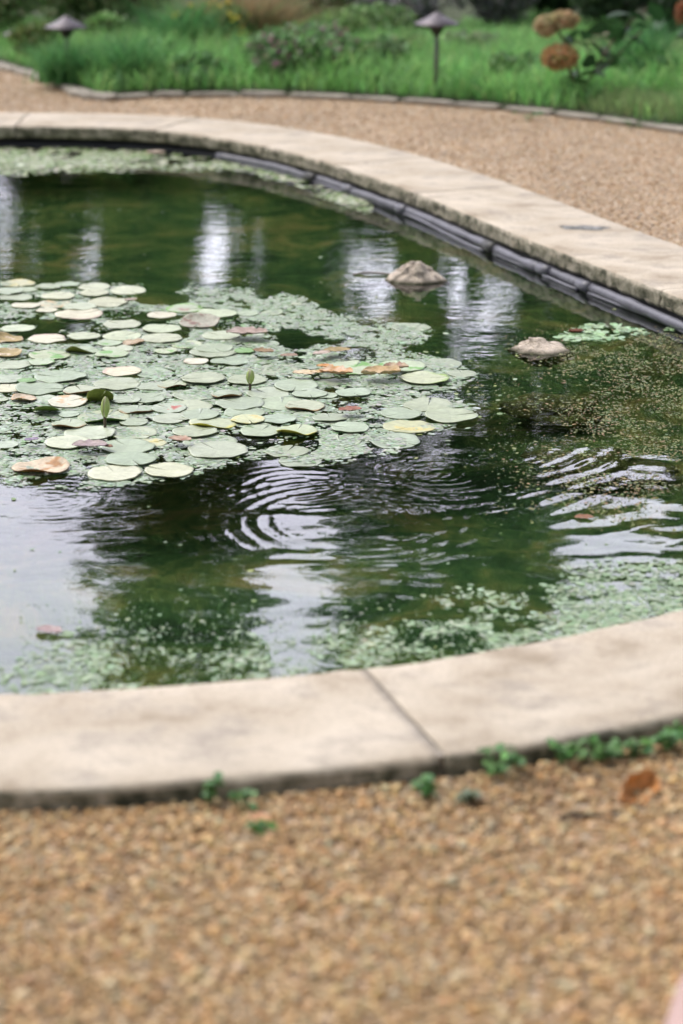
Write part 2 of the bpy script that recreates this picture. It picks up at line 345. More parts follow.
# ------------------------------------------------------------ coping slabs
def near_idx(p): return int(np.argmin(((LP-np.array(p))**2).sum(1)))
joints = [near_idx(up(x, y, TOPZ)) for x, y in [(362, 667), (661, 291), (415, 193), (336, 165), (264, 146), (155, 130), (18, 126)]]
extra = [(-.98, 4.0), (1.15, 4.9), (1.4, 6.2), (-2.1, 10.68), (-3.05, 9.6), (-3.4, 8.1), (-3.3, 6.6), (-2.6, 4.8)]
joints = sorted(set(joints+[near_idx(p) for p in extra]))
slab_lab = {}
def slab(i0, i1):
    n = (i1-i0) % NL; ii = (i0+np.arange(n+1)) % NL
    P = LP[ii].copy(); Nn = NRM[ii]; T = tan[ii]; gap = .0045 if (LP[i0, 1] < 4.2) else .002
    g0 = .0050 if LP[i0 % NL, 1] < 4.3 else .0016; g1 = .0050 if LP[i1 % NL, 1] < 4.3 else .0016; P[0] += T[0]*g0; P[-1] -= T[-1]*g1
    P2 = (LP+NRM*CW)[ii].copy(); P2[0] += T[0]*g0; P2[-1] -= T[-1]*g1
    dz = random.uniform(-.002, .002); V = []
    s = np.arange(n+1)*.02+i0*.02
    def ns(a, k): return np.array([mn.noise(Vector((q*k, a, i0*.1))) for q in s])
    prof = [(0.0, -.014, .006), (0.0, -.004, .008), (.002, .014, .007), (.001, .026, .006), (.006, .036, .004), (.018, .040, .0015), (.12, .040, .001), (.25, .0405, .001), (.33, .0405, .001), (CW-.02, .040, .0015), (CW-.006, .037, .003), (CW, .028, .003), (CW, .0, .004), (CW, -.05, .003)]
    for q, (o, z, a) in enumerate(prof):
        t = o/CW; B = P*(1-t)+P2*t
        d = ns(q*1.7, 14)*a*1.3+ns(q*1.7+50, 45)*a
        V.append(np.c_[B+Nn*d[:, None], z+dz+ns(q+90, 30)*a*.4])
    m_ = len(prof); c = n+1
    for q in range(m_):
        e0 = mn.noise(Vector((q*1.3, i0*.1, 4)))*.006; e1 = mn.noise(Vector((q*1.3, i1*.1, 8)))*.006
        V[q][0, :2] += T[0]*max(-.001, e0); V[q][-1, :2] -= T[-1]*max(-.001, e1)
    V = np.concatenate(V)
    Fq = [(a*c+i, a*c+i+1, ((a+1) % m_)*c+i+1, ((a+1) % m_)*c+i) for a in range(m_) for i in range(n)]
    ends = [[a*c for a in range(m_)], [a*c+n for a in range(m_)][::-1]]
    ctr = V.mean(0)
    o = mk('coping_slab', V-ctr, [np.array(Fq), np.array(ends)], M['coping'], loc=ctr)
    # mortar bedded in the joint at the end of the slab
    jw = .011 if LP[i1 % NL, 1] < 4.3 else .006; e = LP[i1 % NL]; t2 = tan[i1 % NL]; n2 = NRM[i1 % NL]; rows = 24; vv = []
    for q in range(rows+1):
        b_ = e+n2*(.008+(CW-.016)*q/rows); zz_ = TOPZ-.0022+.0015*mn.noise(Vector((q*.6, i1*.1, 0)))
        for sgn, z_ in ((-1, -.01), (-1, zz_), (1, zz_), (1, -.01)): p_ = b_+t2*sgn*jw*.5; vv.append((p_[0], p_[1], z_))
    Fm = np.array([(q*4+k_, q*4+(k_+1) % 4, (q+1)*4+(k_+1) % 4, (q+1)*4+k_) for q in range(rows) for k_ in range(4)]+[(0, 1, 2, 3), (rows*4+3, rows*4+2, rows*4+1, rows*4)])
    mk('joint_mortar', np.array(vv)-ctr, Fm, M['joint'], o)
    return o, ctr
slabs = []
for a, b in zip(joints, joints[1:]+joints[:1]): slabs.append(slab(a, b))
for o, c in slabs:
    x, y = px(c[0], c[1], TOPZ); x = float(x); y = float(y)
    if y > 560:
        l = 'long curved coping slab at the near rim, left of the open joint' if x < 360 else 'curved coping slab at the near rim, right of the open joint'
    elif y > 240: l = 'coping slab running out of the picture on the right beyond its last joint'
    elif x > 430: l = 'longest straight coping slab, with the grey scuffed patch on top'
    elif x > 345: l = 'coping slab at the far bend where the rim turns straight'
    elif x > 285: l = 'short coping slab at the far bend above the pipe coupling'
    elif x > 180: l = 'far coping slab above the first bit of grey pipe'
    elif x > 50: l = 'far coping slab above black shadow, below the curved flat edging stone'
    else: l = 'far coping slab cut by the left edge of the picture'
    if not (-60 < x < 760 and 80 < y < 860): l = 'pale concrete coping slab of the pond rim beyond the view'
    tag(o, l, 'coping stone', 'pale coping slabs round the pond')
# grey scuffed patch on the long slab: thin crust of dried mortar
def blob(cx, cy, z, rx, ry, n=40, seed=0, h=.004, rot=0, rough=.35):
    a = np.arange(n)*2*PI/n; r = np.array([1+rough*mn.noise(Vector((math.cos(t)*1.8, math.sin(t)*1.8, seed)))*2 for t in a])
    L = []
    for f, zz in [(1, 0), (.85, h*.7), (.5, h), (.0, h)]:
        x = rx*f*r*np.cos(a); y = ry*f*r*np.sin(a)
        L.append(np.c_[x*math.cos(rot)-y*math.sin(rot), x*math.sin(rot)+y*math.cos(rot), np.full(n, zz)+(rng.normal(0, h*.15, n) if 0 < f < 1 else 0)])
    V = np.concatenate(L); Fq = [(r_*n+i, r_*n+(i+1) % n, (r_+1)*n+(i+1) % n, (r_+1)*n+i) for r_ in range(3) for i in range(n)]
    return V, np.array(Fq)
M['mortar'] = plain('grey_mortar', (.17, .17, .165), .9, 35, .9, .003, 80)
p = up(584, 228, TOPZ); V, Fq = blob(0, 0, 0, .085, .034, seed=3, h=.003, rot=-.1)
tag(mk('mortar_patch', V, Fq, M['mortar'], loc=(p[0], p[1], TOPZ+.0015)), 'thin grey crust of dried mortar on the pale slab', 'mortar patch')
# ------------------------------------------------------------ grey pipe along the far right rim
pr = empty('edging_pipe', (float(LP[near_idx(up(500, 228, TOPZ))][0]), float(LP[near_idx(up(500, 228, TOPZ))][1]), WZ), 'dark grey jointed pipe fixed under the coping along the far right rim', 'pipe')
org = np.array(pr.location)
iA = near_idx(up(212, 137, TOPZ)); iB = near_idx((1.42, 6.0)); lo_, hi_ = min(iA, iB), max(iA, iB)
cps = [near_idx(up(x, y, TOPZ)) for x, y in [(314, 159), (350, 170), (403, 189), (494, 226), (545, 247), (585, 263)]]
cuts = sorted([lo_, hi_]+[c for c in cps if lo_ < c < hi_])
def along(i0, i1, off, z, r, wob=.004, sd=0):
    ii = np.arange(i0, i1+1, 2); P = LP[ii]+NRM[ii]*off
    w = np.array([mn.noise(Vector((i*.02*2.3, sd, 1.3))) for i in ii])*wob
    return np.c_[P+NRM[ii]*w[:, None], z+w*.8]-org
for q, (a, b) in enumerate(zip(cuts, cuts[1:])):
    P = along(a+1, b-1, -.010+.004*(q % 2), -.0385, .021, sd=q)
    rr_ = np.array([.0175+.003*mn.noise(Vector((k_*.35, q*2., 5)))*2 for k_ in range(len(P))])
    V, Fs = tube(P, rr_, 14); mk('pipe_section', V, Fs, M['pipe'], pr)
    P = along(a+1, b-1, -.026+.005*((q+1) % 2), -.05, .008, .009, sd=q+9)
    V, Fs = tube(P, .0065, 8); mk('liner_fold', V, Fs, M['pipe'], pr)
for q, c in enumerate(cps):
    big = q in (0, 3)
    P = along(c-2, c+2, -.011, -.038, .02, 0); V, Fs = tube(P, .0225 if big else .0205, 14)
    mk('coupling', V, Fs, M['lampdark'] if big else M['pipe'], pr)
# ------------------------------------------------------------ gravel pebbles
t = (1+5**.5)/2; ico = np.array([(-1, t, 0), (1, t, 0), (-1, -t, 0), (1, -t, 0), (0, -1, t), (0, 1, t), (0, -1, -t), (0, 1, -t), (t, 0, -1), (t, 0, 1), (-t, 0, -1), (-t, 0, 1)])/math.hypot(1, t)
icf = np.array([(0, 11, 5), (0, 5, 1), (0, 1, 7), (0, 7, 10), (0, 10, 11), (1, 5, 9), (5, 11, 4), (11, 10, 2), (10, 7, 6), (7, 1, 8), (3, 9, 4), (3, 4, 2), (3, 2, 6), (3, 6, 8), (3, 8, 9), (4, 9, 5), (2, 4, 11), (6, 2, 10), (8, 6, 7), (9, 8, 1)])
octa = np.array([(1, 0, 0), (0, 1, 0), (-1, 0, 0), (0, -1, 0), (0, 0, 1), (0, 0, -1)], float); ocf = np.array([(0, 1, 4), (1, 2, 4), (2, 3, 4), (3, 0, 4), (1, 0, 5), (2, 1, 5), (3, 2, 5), (0, 3, 5)])
GP = [(.47, .32, .18), (.43, .26, .12), (.52, .39, .26), (.39, .29, .18), (.50, .42, .33), (.23, .14, .075), (.34, .31, .26), (.48, .31, .18), (.58, .49, .38), (.30, .17, .08)]
GW = [20, 14, 18, 12, 8, 9, 7, 12, 3, 8]
def outside(P, m): return ~inpoly(P[:, 0], P[:, 1], (LP+NRM*(CW+m))[::8])
n = 92000; P = np.c_[rng.uniform(-.95, .95, n), rng.uniform(2.45, 4.35, n), np.zeros(n)]
P = P[outside(P, .004)]; P = P[np.abs(P[:, 0]) < .16+P[:, 1]*.17]; n = len(P)
s = rng.lognormal(math.log(.0037), .42, n).clip(.0015, .011); P[:, 2] = s*.35+rng.uniform(0, .004, n)
sc = np.c_[s*rng.uniform(.8, 1.35, n), s*rng.uniform(.75, 1.1, n), s*rng.uniform(.5, .85, n)]
cg = pal(GP, n, .12, GW)*np.array([1.0, .965, .80])*.80+.20*np.array([.44, .30, .165]); deb = np.exp(-((P[:, 0]-.33)/.16)**2-((P[:, 1]-(3.60+.2*P[:, 0]))/.10)**2)*(fbm(P[:, 0], P[:, 1], 22, 71) > .47)
cg = cg*(1-.55*deb[:, None])+np.array([.10, .055, .025])*.55*deb[:, None]
V, Fq, cc = scatter(ico*1.0, icf, P, rots(n, .6), sc, cg)
o1 = tag(mk('gravel', V, Fq, M['pebble'], col=cc), 'tan and brown pea gravel spread in front of the near rim', 'gravel', kind='stuff')
n = 140000; P = np.c_[rng.uniform(-2.4, 2.3, n), rng.uniform(6.9, 13.6, n), np.zeros(n)]
BE = [up(*p, 0) for p in [(-60, 50), (0, 68), (50, 83), (85, 98), (110, 101), (135, 98), (260, 97), (330, 99), (400, 103), (540, 114), (683, 133), (800, 152)]]
BEc = crom(BE, 8, closed=False); bedpoly = [tuple(p) for p in BEc]+[(12, 9), (14, 30), (-14, 30), (-12, 16)]
P = P[outside(P, .004)]; P = P[~inpoly(P[:, 0], P[:, 1], bedpoly)]; P = P[np.abs(P[:, 0]) < .3+P[:, 1]*.155]; n = len(P)
s = rng.lognormal(math.log(.0042), .3, n).clip(.002, .009); P[:, 2] = s*.3
V, Fq, cc = scatter(octa, ocf, P, rots(n, .8), np.c_[s*1.2, s, s*.5], pal(GP, n, .09, GW)*.8+.2*np.array([.45, .33, .22])*1.05)
tag(mk('gravel', V, Fq, M['pebble'], col=cc, smooth=False), 'tan pea gravel of the path between the far rim and the grass', 'gravel', kind='stuff')
# ------------------------------------------------------------ planting bed, edging stones
bx = [(p[0], p[1]) for p in BEc]; V = []; 
for x, y in bx: V += [(x, y, .004), (x, y+.25, .03), (x*1.3, y+1.5, .05), (x*2.5, y+8, .05), (x*6, y+40, .05)]
k = 5; Fq = np.array([(i*k+j, (i+1)*k+j, (i+1)*k+j+1, i*k+j+1) for i in range(len(bx)-1) for j in range(k-1)])
tag(mk('soil_bed', V, Fq[:, ::-1] if False else Fq, M['soil']), kind='structure')
bl = resample(BEc, .001, closed=False); L = len(bl)*.001; s = 0.; q = 0
def stone(loc, dims, rot, mt, name, seed, rough=.16, sub=3, flat=False):
    import bmesh
    bm = bmesh.new(); bmesh.ops.create_icosphere(bm, subdivisions=sub, radius=1)
    for v in bm.verts:
        c = v.co.copy()
        if flat: c = Vector([math.copysign(abs(a)**.55, a) for a in c])
        f = 1+rough*mn.noise(c*1.3+Vector((seed, 0, 0)))*2+rough*.5*mn.noise(c*3.5+Vector((0, seed, 0)))
        v.co = Vector((c.x*dims[0], c.y*dims[1], c.z*dims[2]))*f
    me = bpy.data.meshes.new(name); bm.to_mesh(me); bm.free(); me.materials.append(mt)
    for p in me.polygons: p.use_smooth = True
    o = bpy.data.objects.new(name, me); C.objects.link(o); o.location = loc; o.rotation_euler = (0, 0, rot); return o
st = []
while s < L-.2:
    ln = random.uniform(.16, .34); a = bl[int(s*1000)]; b = bl[min(int((s+ln)*1000), len(bl)-1)]; c = (a+b)/2
    st.append((c, ln, math.atan2(b[1]-a[1], b[0]-a[0]))); s += ln+.012
for q, (c, ln, r) in enumerate(st):
    X_, Y_ = px(c[0], c[1], 0); X_ = float(X_)
    curved = 75 < X_ < 112
    o = stone((c[0], c[1]+.01, .012), (ln*.5, .055 if curved else random.uniform(.028, .045), .022 if curved else random.uniform(.010, .017)), r, M['edging'], 'edging_stone', q*3.1, .12, flat=True)
    st[q] = (o, X_)
vis = [x for x in st if -20 < x[1] < 705]
vis.sort(key=lambda t: t[1])
def edge_label(o, X_, rank):
    if 75 < X_ < 112: return 'pale flat edging stone at the corner where the grass edge turns'
    anchors = [(22, 'below the tiny distant lamp'), (67, 'below the left path lamp'), (137, 'beyond the corner of the grass edge'), (200, 'below the feathery grass left of the purple flowers'), (300, 'below the purple flowers'), (435, 'below the right path lamp'), (570, 'below the brown hydrangea heads'), (683, 'near the right edge of the picture')]
    a = min(anchors, key=lambda t: abs(t[0]-X_)); same = [v for v in vis if min(anchors, key=lambda t: abs(t[0]-v[1])) is a and not 75 < v[1] < 112]
    i = [v[0] for v in same].index(o); nth = ['first', 'second', 'third', 'fourth', 'fifth', 'sixth', 'seventh', 'eighth', 'ninth'][i]
    return f'{nth} edging stone from the left, {a[1]}'
for i, (o, X_) in enumerate(vis): tag(o, edge_label(o, X_, i), 'edging stone', 'stones edging the planted bed')
for o, X_ in st:
    if 'label' not in o: tag(o, 'weathered edging stone of the grass bed beyond the picture', 'edging stone', 'stones edging the planted bed')
# ------------------------------------------------------------ grass bed
def blades(P, h, w, lean, cols, seg=3):
    n = len(P); a = rng.uniform(0, 2*PI, n); la = rng.uniform(0, 2*PI, n)+0*a; L = lean*rng.uniform(.3, 1.3, n)
    V = np.empty((n, 2*seg+1, 3))
    side = np.stack([np.cos(a), np.sin(a), 0*a], 1); ld = np.stack([np.cos(la), np.sin(la), 0*a], 1)
    for i in range(seg+1):
        t = i/seg; c = P+np.outer(h*t*(1-.25*L*t), [0, 0, 1])+ld*(h*L*t*t)[:, None]*.8
        if i < seg:
            ww = (w*(1-t*.6))[:, None]; V[:, 2*i] = c-side*ww; V[:, 2*i+1] = c+side*ww
        else: V[:, 2*seg] = c
    k = 2*seg+1; o = (np.arange(n)*k)[:, None]
    q = np.concatenate([o+np.array([2*i, 2*i+1, 2*i+3, 2*i+2]) for i in range(seg-1)]); t3 = o+np.array([2*seg-2, 2*seg-1, 2*seg])
    return V.reshape(-1, 3), [q, t3], np.repeat(cols, k, 0)
n = 62000; P = np.c_[rng.uniform(-2.7, 2.7, n), rng.uniform(10.9, 14.9, n), np.full(n, .03)]
dE = polydist(P[:, 0], P[:, 1], BEc[::3], closed=False)
keep = inpoly(P[:, 0], P[:, 1], bedpoly) & (dE > .05) & (np.abs(P[:, 0]) < .35+P[:, 1]*.155)
P = P[keep]; dE = dE[keep]; n = len(P)
PXg, PYg = px(P[:, 0], P[:, 1], .1)
cl = fbm(P[:, 0], P[:, 1], 2.2, 3); h = (.08+.26*cl)*np.clip(dE*2.2+.35, .35, 1)*np.interp(P[:, 1], [12.6, 14.0], [1, .55])*rng.uniform(.6, 1.2, n)
base = np.array([(.11, .25, .09), (.15, .33, .12), (.08, .19, .07), (.21, .35, .14), (.15, .27, .16), (.27, .34, .17)])
c = pal(base*np.array([1.55, 1.60, 1.3]), n, .2, [30, 26, 18, 12, 10, 5]); g = fbm(P[:, 0], P[:, 1], 1.3, 8)[:, None]; c *= .55+.95*g; tip = fbm(P[:, 0], P[:, 1], 7, 77)[:, None]; c = c*(1-.35*tip)+np.array([.36, .52, .20])*.35*tip
dry = (fbm(P[:, 0], P[:, 1], 1.1, 21) > .60) & (P[:, 0] > .2); dry |= ((PXg-600)/60)**2+((PYg-50)/14)**2 < 1
c[dry] = c[dry]*.5+np.array([.22, .19, .11])*.6; h[dry] *= .6
V, Fs, cc = blades(P, h, rng.uniform(.0025, .0055, n), .9, c)
tag(mk('grass', V, Fs, M['grass'], col=cc, smooth=False), 'long bright green grass filling the bed beyond the gravel', 'grass', kind='stuff')
# leaf helper
leafT = np.array([(0, -.5, 0), (.28, -.1, .05), (.22, .3, .03), (0, .55, -.04), (-.22, .3, .03), (-.28, -.1, .05)]); leafF = np.array([(0, 1, 2, 3), (0, 3, 4, 5)])
def leafcloud(P, s, cols, tilt=None):
    n = len(P); return scatter(leafT, leafF, P, rots(n, full=True) if tilt is None else rots(n, tilt), s, cols)
def ellip(n, c, r, shell=.5):
    d = rng.normal(size=(n, 3)); d /= np.linalg.norm(d, axis=1)[:, None]; return np.array(c)+d*np.array(r)*(shell+(1-shell)*rng.random((n, 1)))
def bush(x, y, w, h, cols, n, ls, label, cat, group=None, name='bush', blossoms=None, bn=0, bs=.02, clumps=9, blob_sd=1):
    r = random.Random(blob_sd); root = empty(name, (x, y, .04), label, cat, group); Ps = []
    for i in range(clumps):
        a = r.uniform(0, 2*PI); q = r.random()**.5; Ps.append(ellip(n//clumps, (w*.32*q*math.cos(a), w*.32*q*math.sin(a), h*r.uniform(.32, .68)), (w*.24, w*.24, h*.30), .35))
    P = np.concatenate(Ps); P[:, 2] = np.abs(P[:, 2])
    V, Fq, cc = leafcloud(P, rng.uniform(.6, 1.3, len(P))*ls, pal(cols, len(P), .22)); mk('foliage', V, Fq, M['leaf'], root, cc, False)
    parts = []
    for i in range(7):
        a = r.uniform(0, 2*PI); parts.append(tube([(0, 0, -.03), (w*.1*math.cos(a), w*.1*math.sin(a), h*.3), (w*.25*math.cos(a), w*.25*math.sin(a), h*.75)], [.012*h+.004, .008*h+.003, .003], 6))
    V, Fs = join(parts); mk('stem', V, Fs, M['bark'], root)
    if blossoms:
        P = np.concatenate(Ps)[rng.integers(0, len(P), bn)]*np.array([1.08, 1.08, 1.02]); P[:, 2] = np.maximum(P[:, 2], h*.35)
        q = np.repeat(P, 7, 0)+rng.normal(0, bs*.5, (bn*7, 3)); V, Fq, cc = leafcloud(q, np.full(len(q), bs), pal(blossoms, len(q), .15)); mk('blossoms', V, Fq, M['petal'], root, cc, False)
    return root
DG = [(.035, .085, .03), (.05, .12, .04), (.07, .14, .045)]; MG = [(.07, .17, .05), (.10, .22, .07), (.13, .22, .07)]; YG = [(.16, .24, .07), (.12, .22, .06), (.2, .24, .08)]
def bpx(xp, Y_): return (xp-341.5)/F*Y_*1.02
a = up(300, 93, 0); bush(a[0], a[1]+.25, .62, .30, [(.15, .32, .11), (.2, .38, .14), (.2, .25, .15)], 3400, .032, 'low bush dotted with purple flowers behind the edging stones', 'flowering bush', name='flowering_bush', blossoms=[(.46, .18, .34), (.50, .26, .40), (.34, .12, .20)], bn=120, bs=.02, blob_sd=3)
a = up(362, 93, 0); bush(a[0], a[1]+.35, .5, .24, [(.14, .28, .10), (.20, .28, .13)], 2500, .03, 'low pale green bush right of the purple flowers', 'bush', blob_sd=4)
bush(bpx(214, 13.3), 13.3, .46, .30, YG, 4000, .035, 'bush with yellow flowers left of the brown feathery clump', 'flowering bush', name='flowering_bush', blossoms=[(.75, .58, .06), (.8, .66, .15)], bn=130, bs=.035, blob_sd=5)
GB = 'bushes closing the back of the bed'
bush(bpx(18, 14.3), 14.3, .8, .5, [(.15, .26, .10), (.20, .32, .12), (.30, .34, .18)], 6000, .04, 'dark bush behind the tiny distant lamp', 'bush', GB, blob_sd=6)
bush(bpx(110, 14.6), 14.6, .95, .50, [(.14, .25, .09), (.20, .33, .13), (.34, .38, .18)], 6000, .04, 'mixed green bush behind the left path lamp', 'bush', GB, blob_sd=7)
bush(bpx(310, 14.8), 14.8, .8, .38, [(.11, .24, .09), (.16, .28, .11), (.2, .2, .12)], 5000, .04, 'mid green bush between the brown clump and the silvery bushes', 'bush', GB, blob_sd=8)
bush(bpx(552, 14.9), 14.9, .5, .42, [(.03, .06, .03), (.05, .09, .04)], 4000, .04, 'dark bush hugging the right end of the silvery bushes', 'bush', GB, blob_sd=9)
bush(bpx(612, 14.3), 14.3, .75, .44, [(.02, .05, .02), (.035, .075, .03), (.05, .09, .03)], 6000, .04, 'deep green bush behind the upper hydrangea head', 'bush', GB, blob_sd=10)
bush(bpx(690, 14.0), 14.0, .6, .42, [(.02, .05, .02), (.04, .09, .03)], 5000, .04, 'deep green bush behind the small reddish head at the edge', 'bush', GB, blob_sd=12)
bush(bpx(370, 13.8), 13.8, .6, .26, [(.16, .30, .10), (.24, .34, .14)], 2600, .032, 'light yellow-green bush left of the right path lamp', 'bush', blob_sd=14)
# tawny clump of ornamental grass
n = 2200; P = np.c_[rng.normal(0, .11, n), rng.normal(0, .08, n), np.zeros(n)]
V, Fs, cc = blades(P, rng.uniform(.25, .5, n), rng.uniform(.002, .004, n), 1.3, pal([(.34, .24, .13), (.26, .18, .09), (.40, .31, .18), (.2, .19, .09)], n, .2))
tag(mk('grass_clump', V, Fs, M['grass'], col=cc, smooth=False, loc=(bpx(250, 13.5), 13.5, .04)), 'feathery tawny brown grass clump beside the yellow flowers', 'grass clump')
# tufts of taller grass, each countable
for (xx, yy, hh, lab) in [(182, 70, .48, 'tall upright tuft of green grass left of the purple flowers'), (130, 90, .34, 'tuft of green grass spilling over the corner edging stone'), (232, 62, .42, 'arching tuft of green grass under the yellow flowers'), (66, 88, .30, 'tuft of green grass hiding the foot of the left path lamp'), (640, 92, .44, 'dark leafy tuft of grass at the right edge below the hydrangea')]:
    n = 420; P = np.c_[rng.normal(0, .07, n), rng.normal(0, .05, n), np.zeros(n)]
    V, Fs, cc = blades(P, rng.uniform(.5, 1, n)*hh, rng.uniform(.003, .006, n), 1.0, pal([(.10, .28, .09), (.15, .34, .12), (.08, .21, .08)], n, .18))
    a = up(xx, yy, 0); tag(mk('grass_tuft', V, Fs, M['grass'], col=cc, smooth=False, loc=(a[0], a[1], .03)), lab, 'grass tuft', 'tall grass tufts')
# boulders behind
SV = [(.20, .22, .19), (.28, .29, .27), (.12, .14, .11), (.24, .22, .26)]
bush(bpx(400, 14.4), 14.4, .62, .42, SV, 5500, .032, 'silvery grey bush behind the right path lamp', 'bush', GB, blob_sd=31)
bush(bpx(486, 14.5), 14.5, .66, .42, SV, 5500, .032, 'silvery grey bush between the right path lamp and the hydrangea', 'bush', GB, blob_sd=32)
for (xx, yy, ww, hh, cc_, lab, sd) in [(40, 66, .36, .22, YG, 'low yellow-green plant left of the left path lamp', 41), (104, 62, .34, .26, [(.2, .38, .12), (.26, .42, .16)], 'bright leafy plant just right of the left path lamp', 42), (160, 82, .30, .20, [(.12, .28, .10), (.2, .36, .14)], 'dense leafy plant beyond the corner edging stone', 43), (205, 92, .34, .17, [(.16, .34, .12), (.2, .36, .16)], 'low leafy plant spilling towards the edging left of the purple flowers', 44), (400, 74, .34, .20, [(.2, .36, .12), (.3, .42, .18)], 'pale leafy plant just left of the right lamp post', 45), (475, 70, .34, .18, [(.26, .34, .18), (.3, .36, .22)], 'dusty pale plant just right of the right lamp post', 46), (520, 96, .36, .18, [(.10, .24, .08), (.16, .3, .1)], 'mid green plant in front of the hydrangea by the edging', 47), (606, 58, .30, .12, [(.40, .34, .26), (.34, .30, .2), (.42, .3, .28)], 'dry pinkish tan patch of plants right of the hydrangea', 48), (650, 96, .4, .2, [(.07, .19, .06), (.11, .25, .09)], 'dark green plant near the right edge by the edging', 49), (335, 60, .36, .24, [(.24, .4, .14), (.3, .44, .18)], 'light green plant behind the purple flowers', 50)]:
    a = up(xx, yy, 0); bush(a[0], a[1]+.05, ww, hh, cc_, 1500, .034, lab, 'plant', 'leafy plants scattered in the grass bed', name='leafy_plant', blob_sd=sd)
# ------------------------------------------------------------ path lamps
def lathe(prof, seg=28):
    V = []; m_ = len(prof)
    for r, z in prof:
        a = np.arange(seg)*2*PI/seg; V.append(np.c_[r*np.cos(a), r*np.sin(a), np.full(seg, z)])
    Fq = [(i*seg+j, i*seg+(j+1) % seg, (i+1)*seg+(j+1) % seg, (i+1)*seg+j) for i in range(m_-1) for j in range(seg)]
    return np.concatenate(V), np.array(Fq)
def lamp(x, y, h, label):
    t_ = empty('path_lamp', (x, y, .03), label, 'path lamp', 'bronze path lamps in the grass')
    k = h/.44
    V, Fq = lathe([(.0005, h), (.012, h-.001), (.018, h-.007), (.050*1, h-.026), (.106, h-.052), (.108, h-.058), (.105, h-.059), (.05, h-.034), (.001, h-.02)]); mk('lamp_shade', V, Fq, M['lampmetal'], t_)
    V, Fq = lathe([(.001, h-.03), (.040, h-.045), (.040, h-.072), (.034, h-.078), (.024, h-.100), (.013, h-.112), (.001, h-.113)]); mk('socket', V, Fq, M['lampdark'], t_)
    V, Fs = tube([(0, 0, -.05), (0, 0, h*.4), (0, 0, h-.108)], [.0105, .0105, .0105], 12); mk('post', V, Fs, M['lampmetal'], t_)
    V, Fq = lathe([(.001, .02), (.026, .015), (.03, 0.), (.028, -.03)]); mk('base_collar', V, Fq, M['lampdark'], t_)
    return t_
a = up(436, 95, .03); lamp(a[0], a[1], .40, 'bronze path lamp in the grass at the centre right, its whole post visible')
a = up(68, 78, .03); lamp(a[0], a[1], .315, 'bronze path lamp at top left, grass up to its neck')
tl = lamp(bpx(22, 13.6), 13.6, .27, 'tiny distant path lamp half lost in leaves at the left edge'); tl.scale = (.45, .45, .45)
# ------------------------------------------------------------ hydrangea
def hyd_head(parent, c, r, n=1100, cols=((.56, .34, .16), (.46, .28, .13), (.62, .48, .29), (.34, .30, .12), (.62, .36, .18))):
    P = ellip(n, c, r, .72); V, Fq, cc = leafcloud(P, rng.uniform(.016, .026, n), pal(cols, n, .2)); return mk('flower_head', V, Fq, M['petal'], parent, cc, False)
a = up(578, 103, .03); hx, hy = a
hroot = empty('hydrangea', (hx, hy, .03), 'hydrangea with two faded tan brown flower heads on dark stems', 'hydrangea')
def rel(xp, yp, dy=0.):   # a point of the plant, read off at the plant's own distance
    Yw = hy+dy; a_ = (xp-341.5)/F; b_ = -(yp-512)/F; dyv = math.cos(PITCH)+b_*math.sin(PITCH); tt = Yw/dyv
    return (a_*tt-hx, dy, CZ+tt*(-math.sin(PITCH)+b_*math.cos(PITCH))-.03)
parts = []
for pts, r in [([(578, 110, 0), (575, 85, 0), (566, 60, -.03)], .008), ([(576, 100, .02), (577, 65, .04), (556, 28, .04)], .007), ([(580, 98, 0), (600, 60, .03), (622, 30, .05), (648, 8, .08)], .006), ([(590, 78, .05), (618, 55, .1), (642, 30, .1)], .005)]:
    parts.append(tube(crom([rel(*p) for p in pts], 5, closed=False), r, 7))
V, Fs = join(parts); mk('stem', V, Fs, M['bark'], hroot)
hyd_head(hroot, rel(560, 57, -.03), (.092, .085, .062)); hyd_head(hroot, rel(546, 26, .04), (.06, .06, .052), 600, ((.54, .46, .28), (.46, .42, .24), (.56, .42, .26))); hyd_head(hroot, rel(564, 20, .04), (.075, .06, .045), 700, ((.54, .46, .28), (.48, .42, .24), (.54, .36, .2)))
bigT = leafT*np.array([1.2, 1, 1.6]); 
LPs = [(573, 36), (582, 44), (590, 62), (600, 68), (588, 50), (606, 62), (574, 88), (580, 82), (570, 40), (612, 40), (626, 30), (640, 18), (600, 30), (655, 12), (620, 15), (636, 40), (584, 92), (568, 95), (575, 42), (586, 36), (594, 46), (604, 52), (612, 60), (598, 74), (586, 74), (572, 76), (566, 82), (618, 34), (630, 44), (642, 26), (608, 20)]
P = np.array([rel(x, y, random.uniform(-.05, .12)) for x, y in LPs]); n = len(P)
V, Fq, cc = scatter(bigT, leafF, P, rots(n, 1.3), rng.uniform(.08, .13, n), pal([(.02, .06, .02), (.035, .09, .03)], n, .15)); mk('leaves', V, Fq, M['leaf'], hroot, cc, False)
h2 = empty('hydrangea', (2.02, 13.2, .03), 'hydrangea with one small reddish brown head at the top right edge', 'hydrangea')
zc = CZ+13.2*math.tan(-PITCH+math.atan((512-14)/F))-.03
Xc = (676-341.5)/F*13.2*1.0/math.cos(0.0)*1.0
hyd_head(h2, (Xc/ math.cos(PITCH)*math.cos(PITCH)*1.0-2.02+.02, 0, zc), (.055, .05, .075), 600, ((.42, .16, .08), (.5, .25, .14), (.3, .12, .06)))
V, Fs = tube([(0, 0, -.03), (0.0, .0, zc*.5), (Xc-2.02+.01, 0, zc)], [.008, .006, .005], 7); mk('stem', V, Fs, M['bark'], h2)
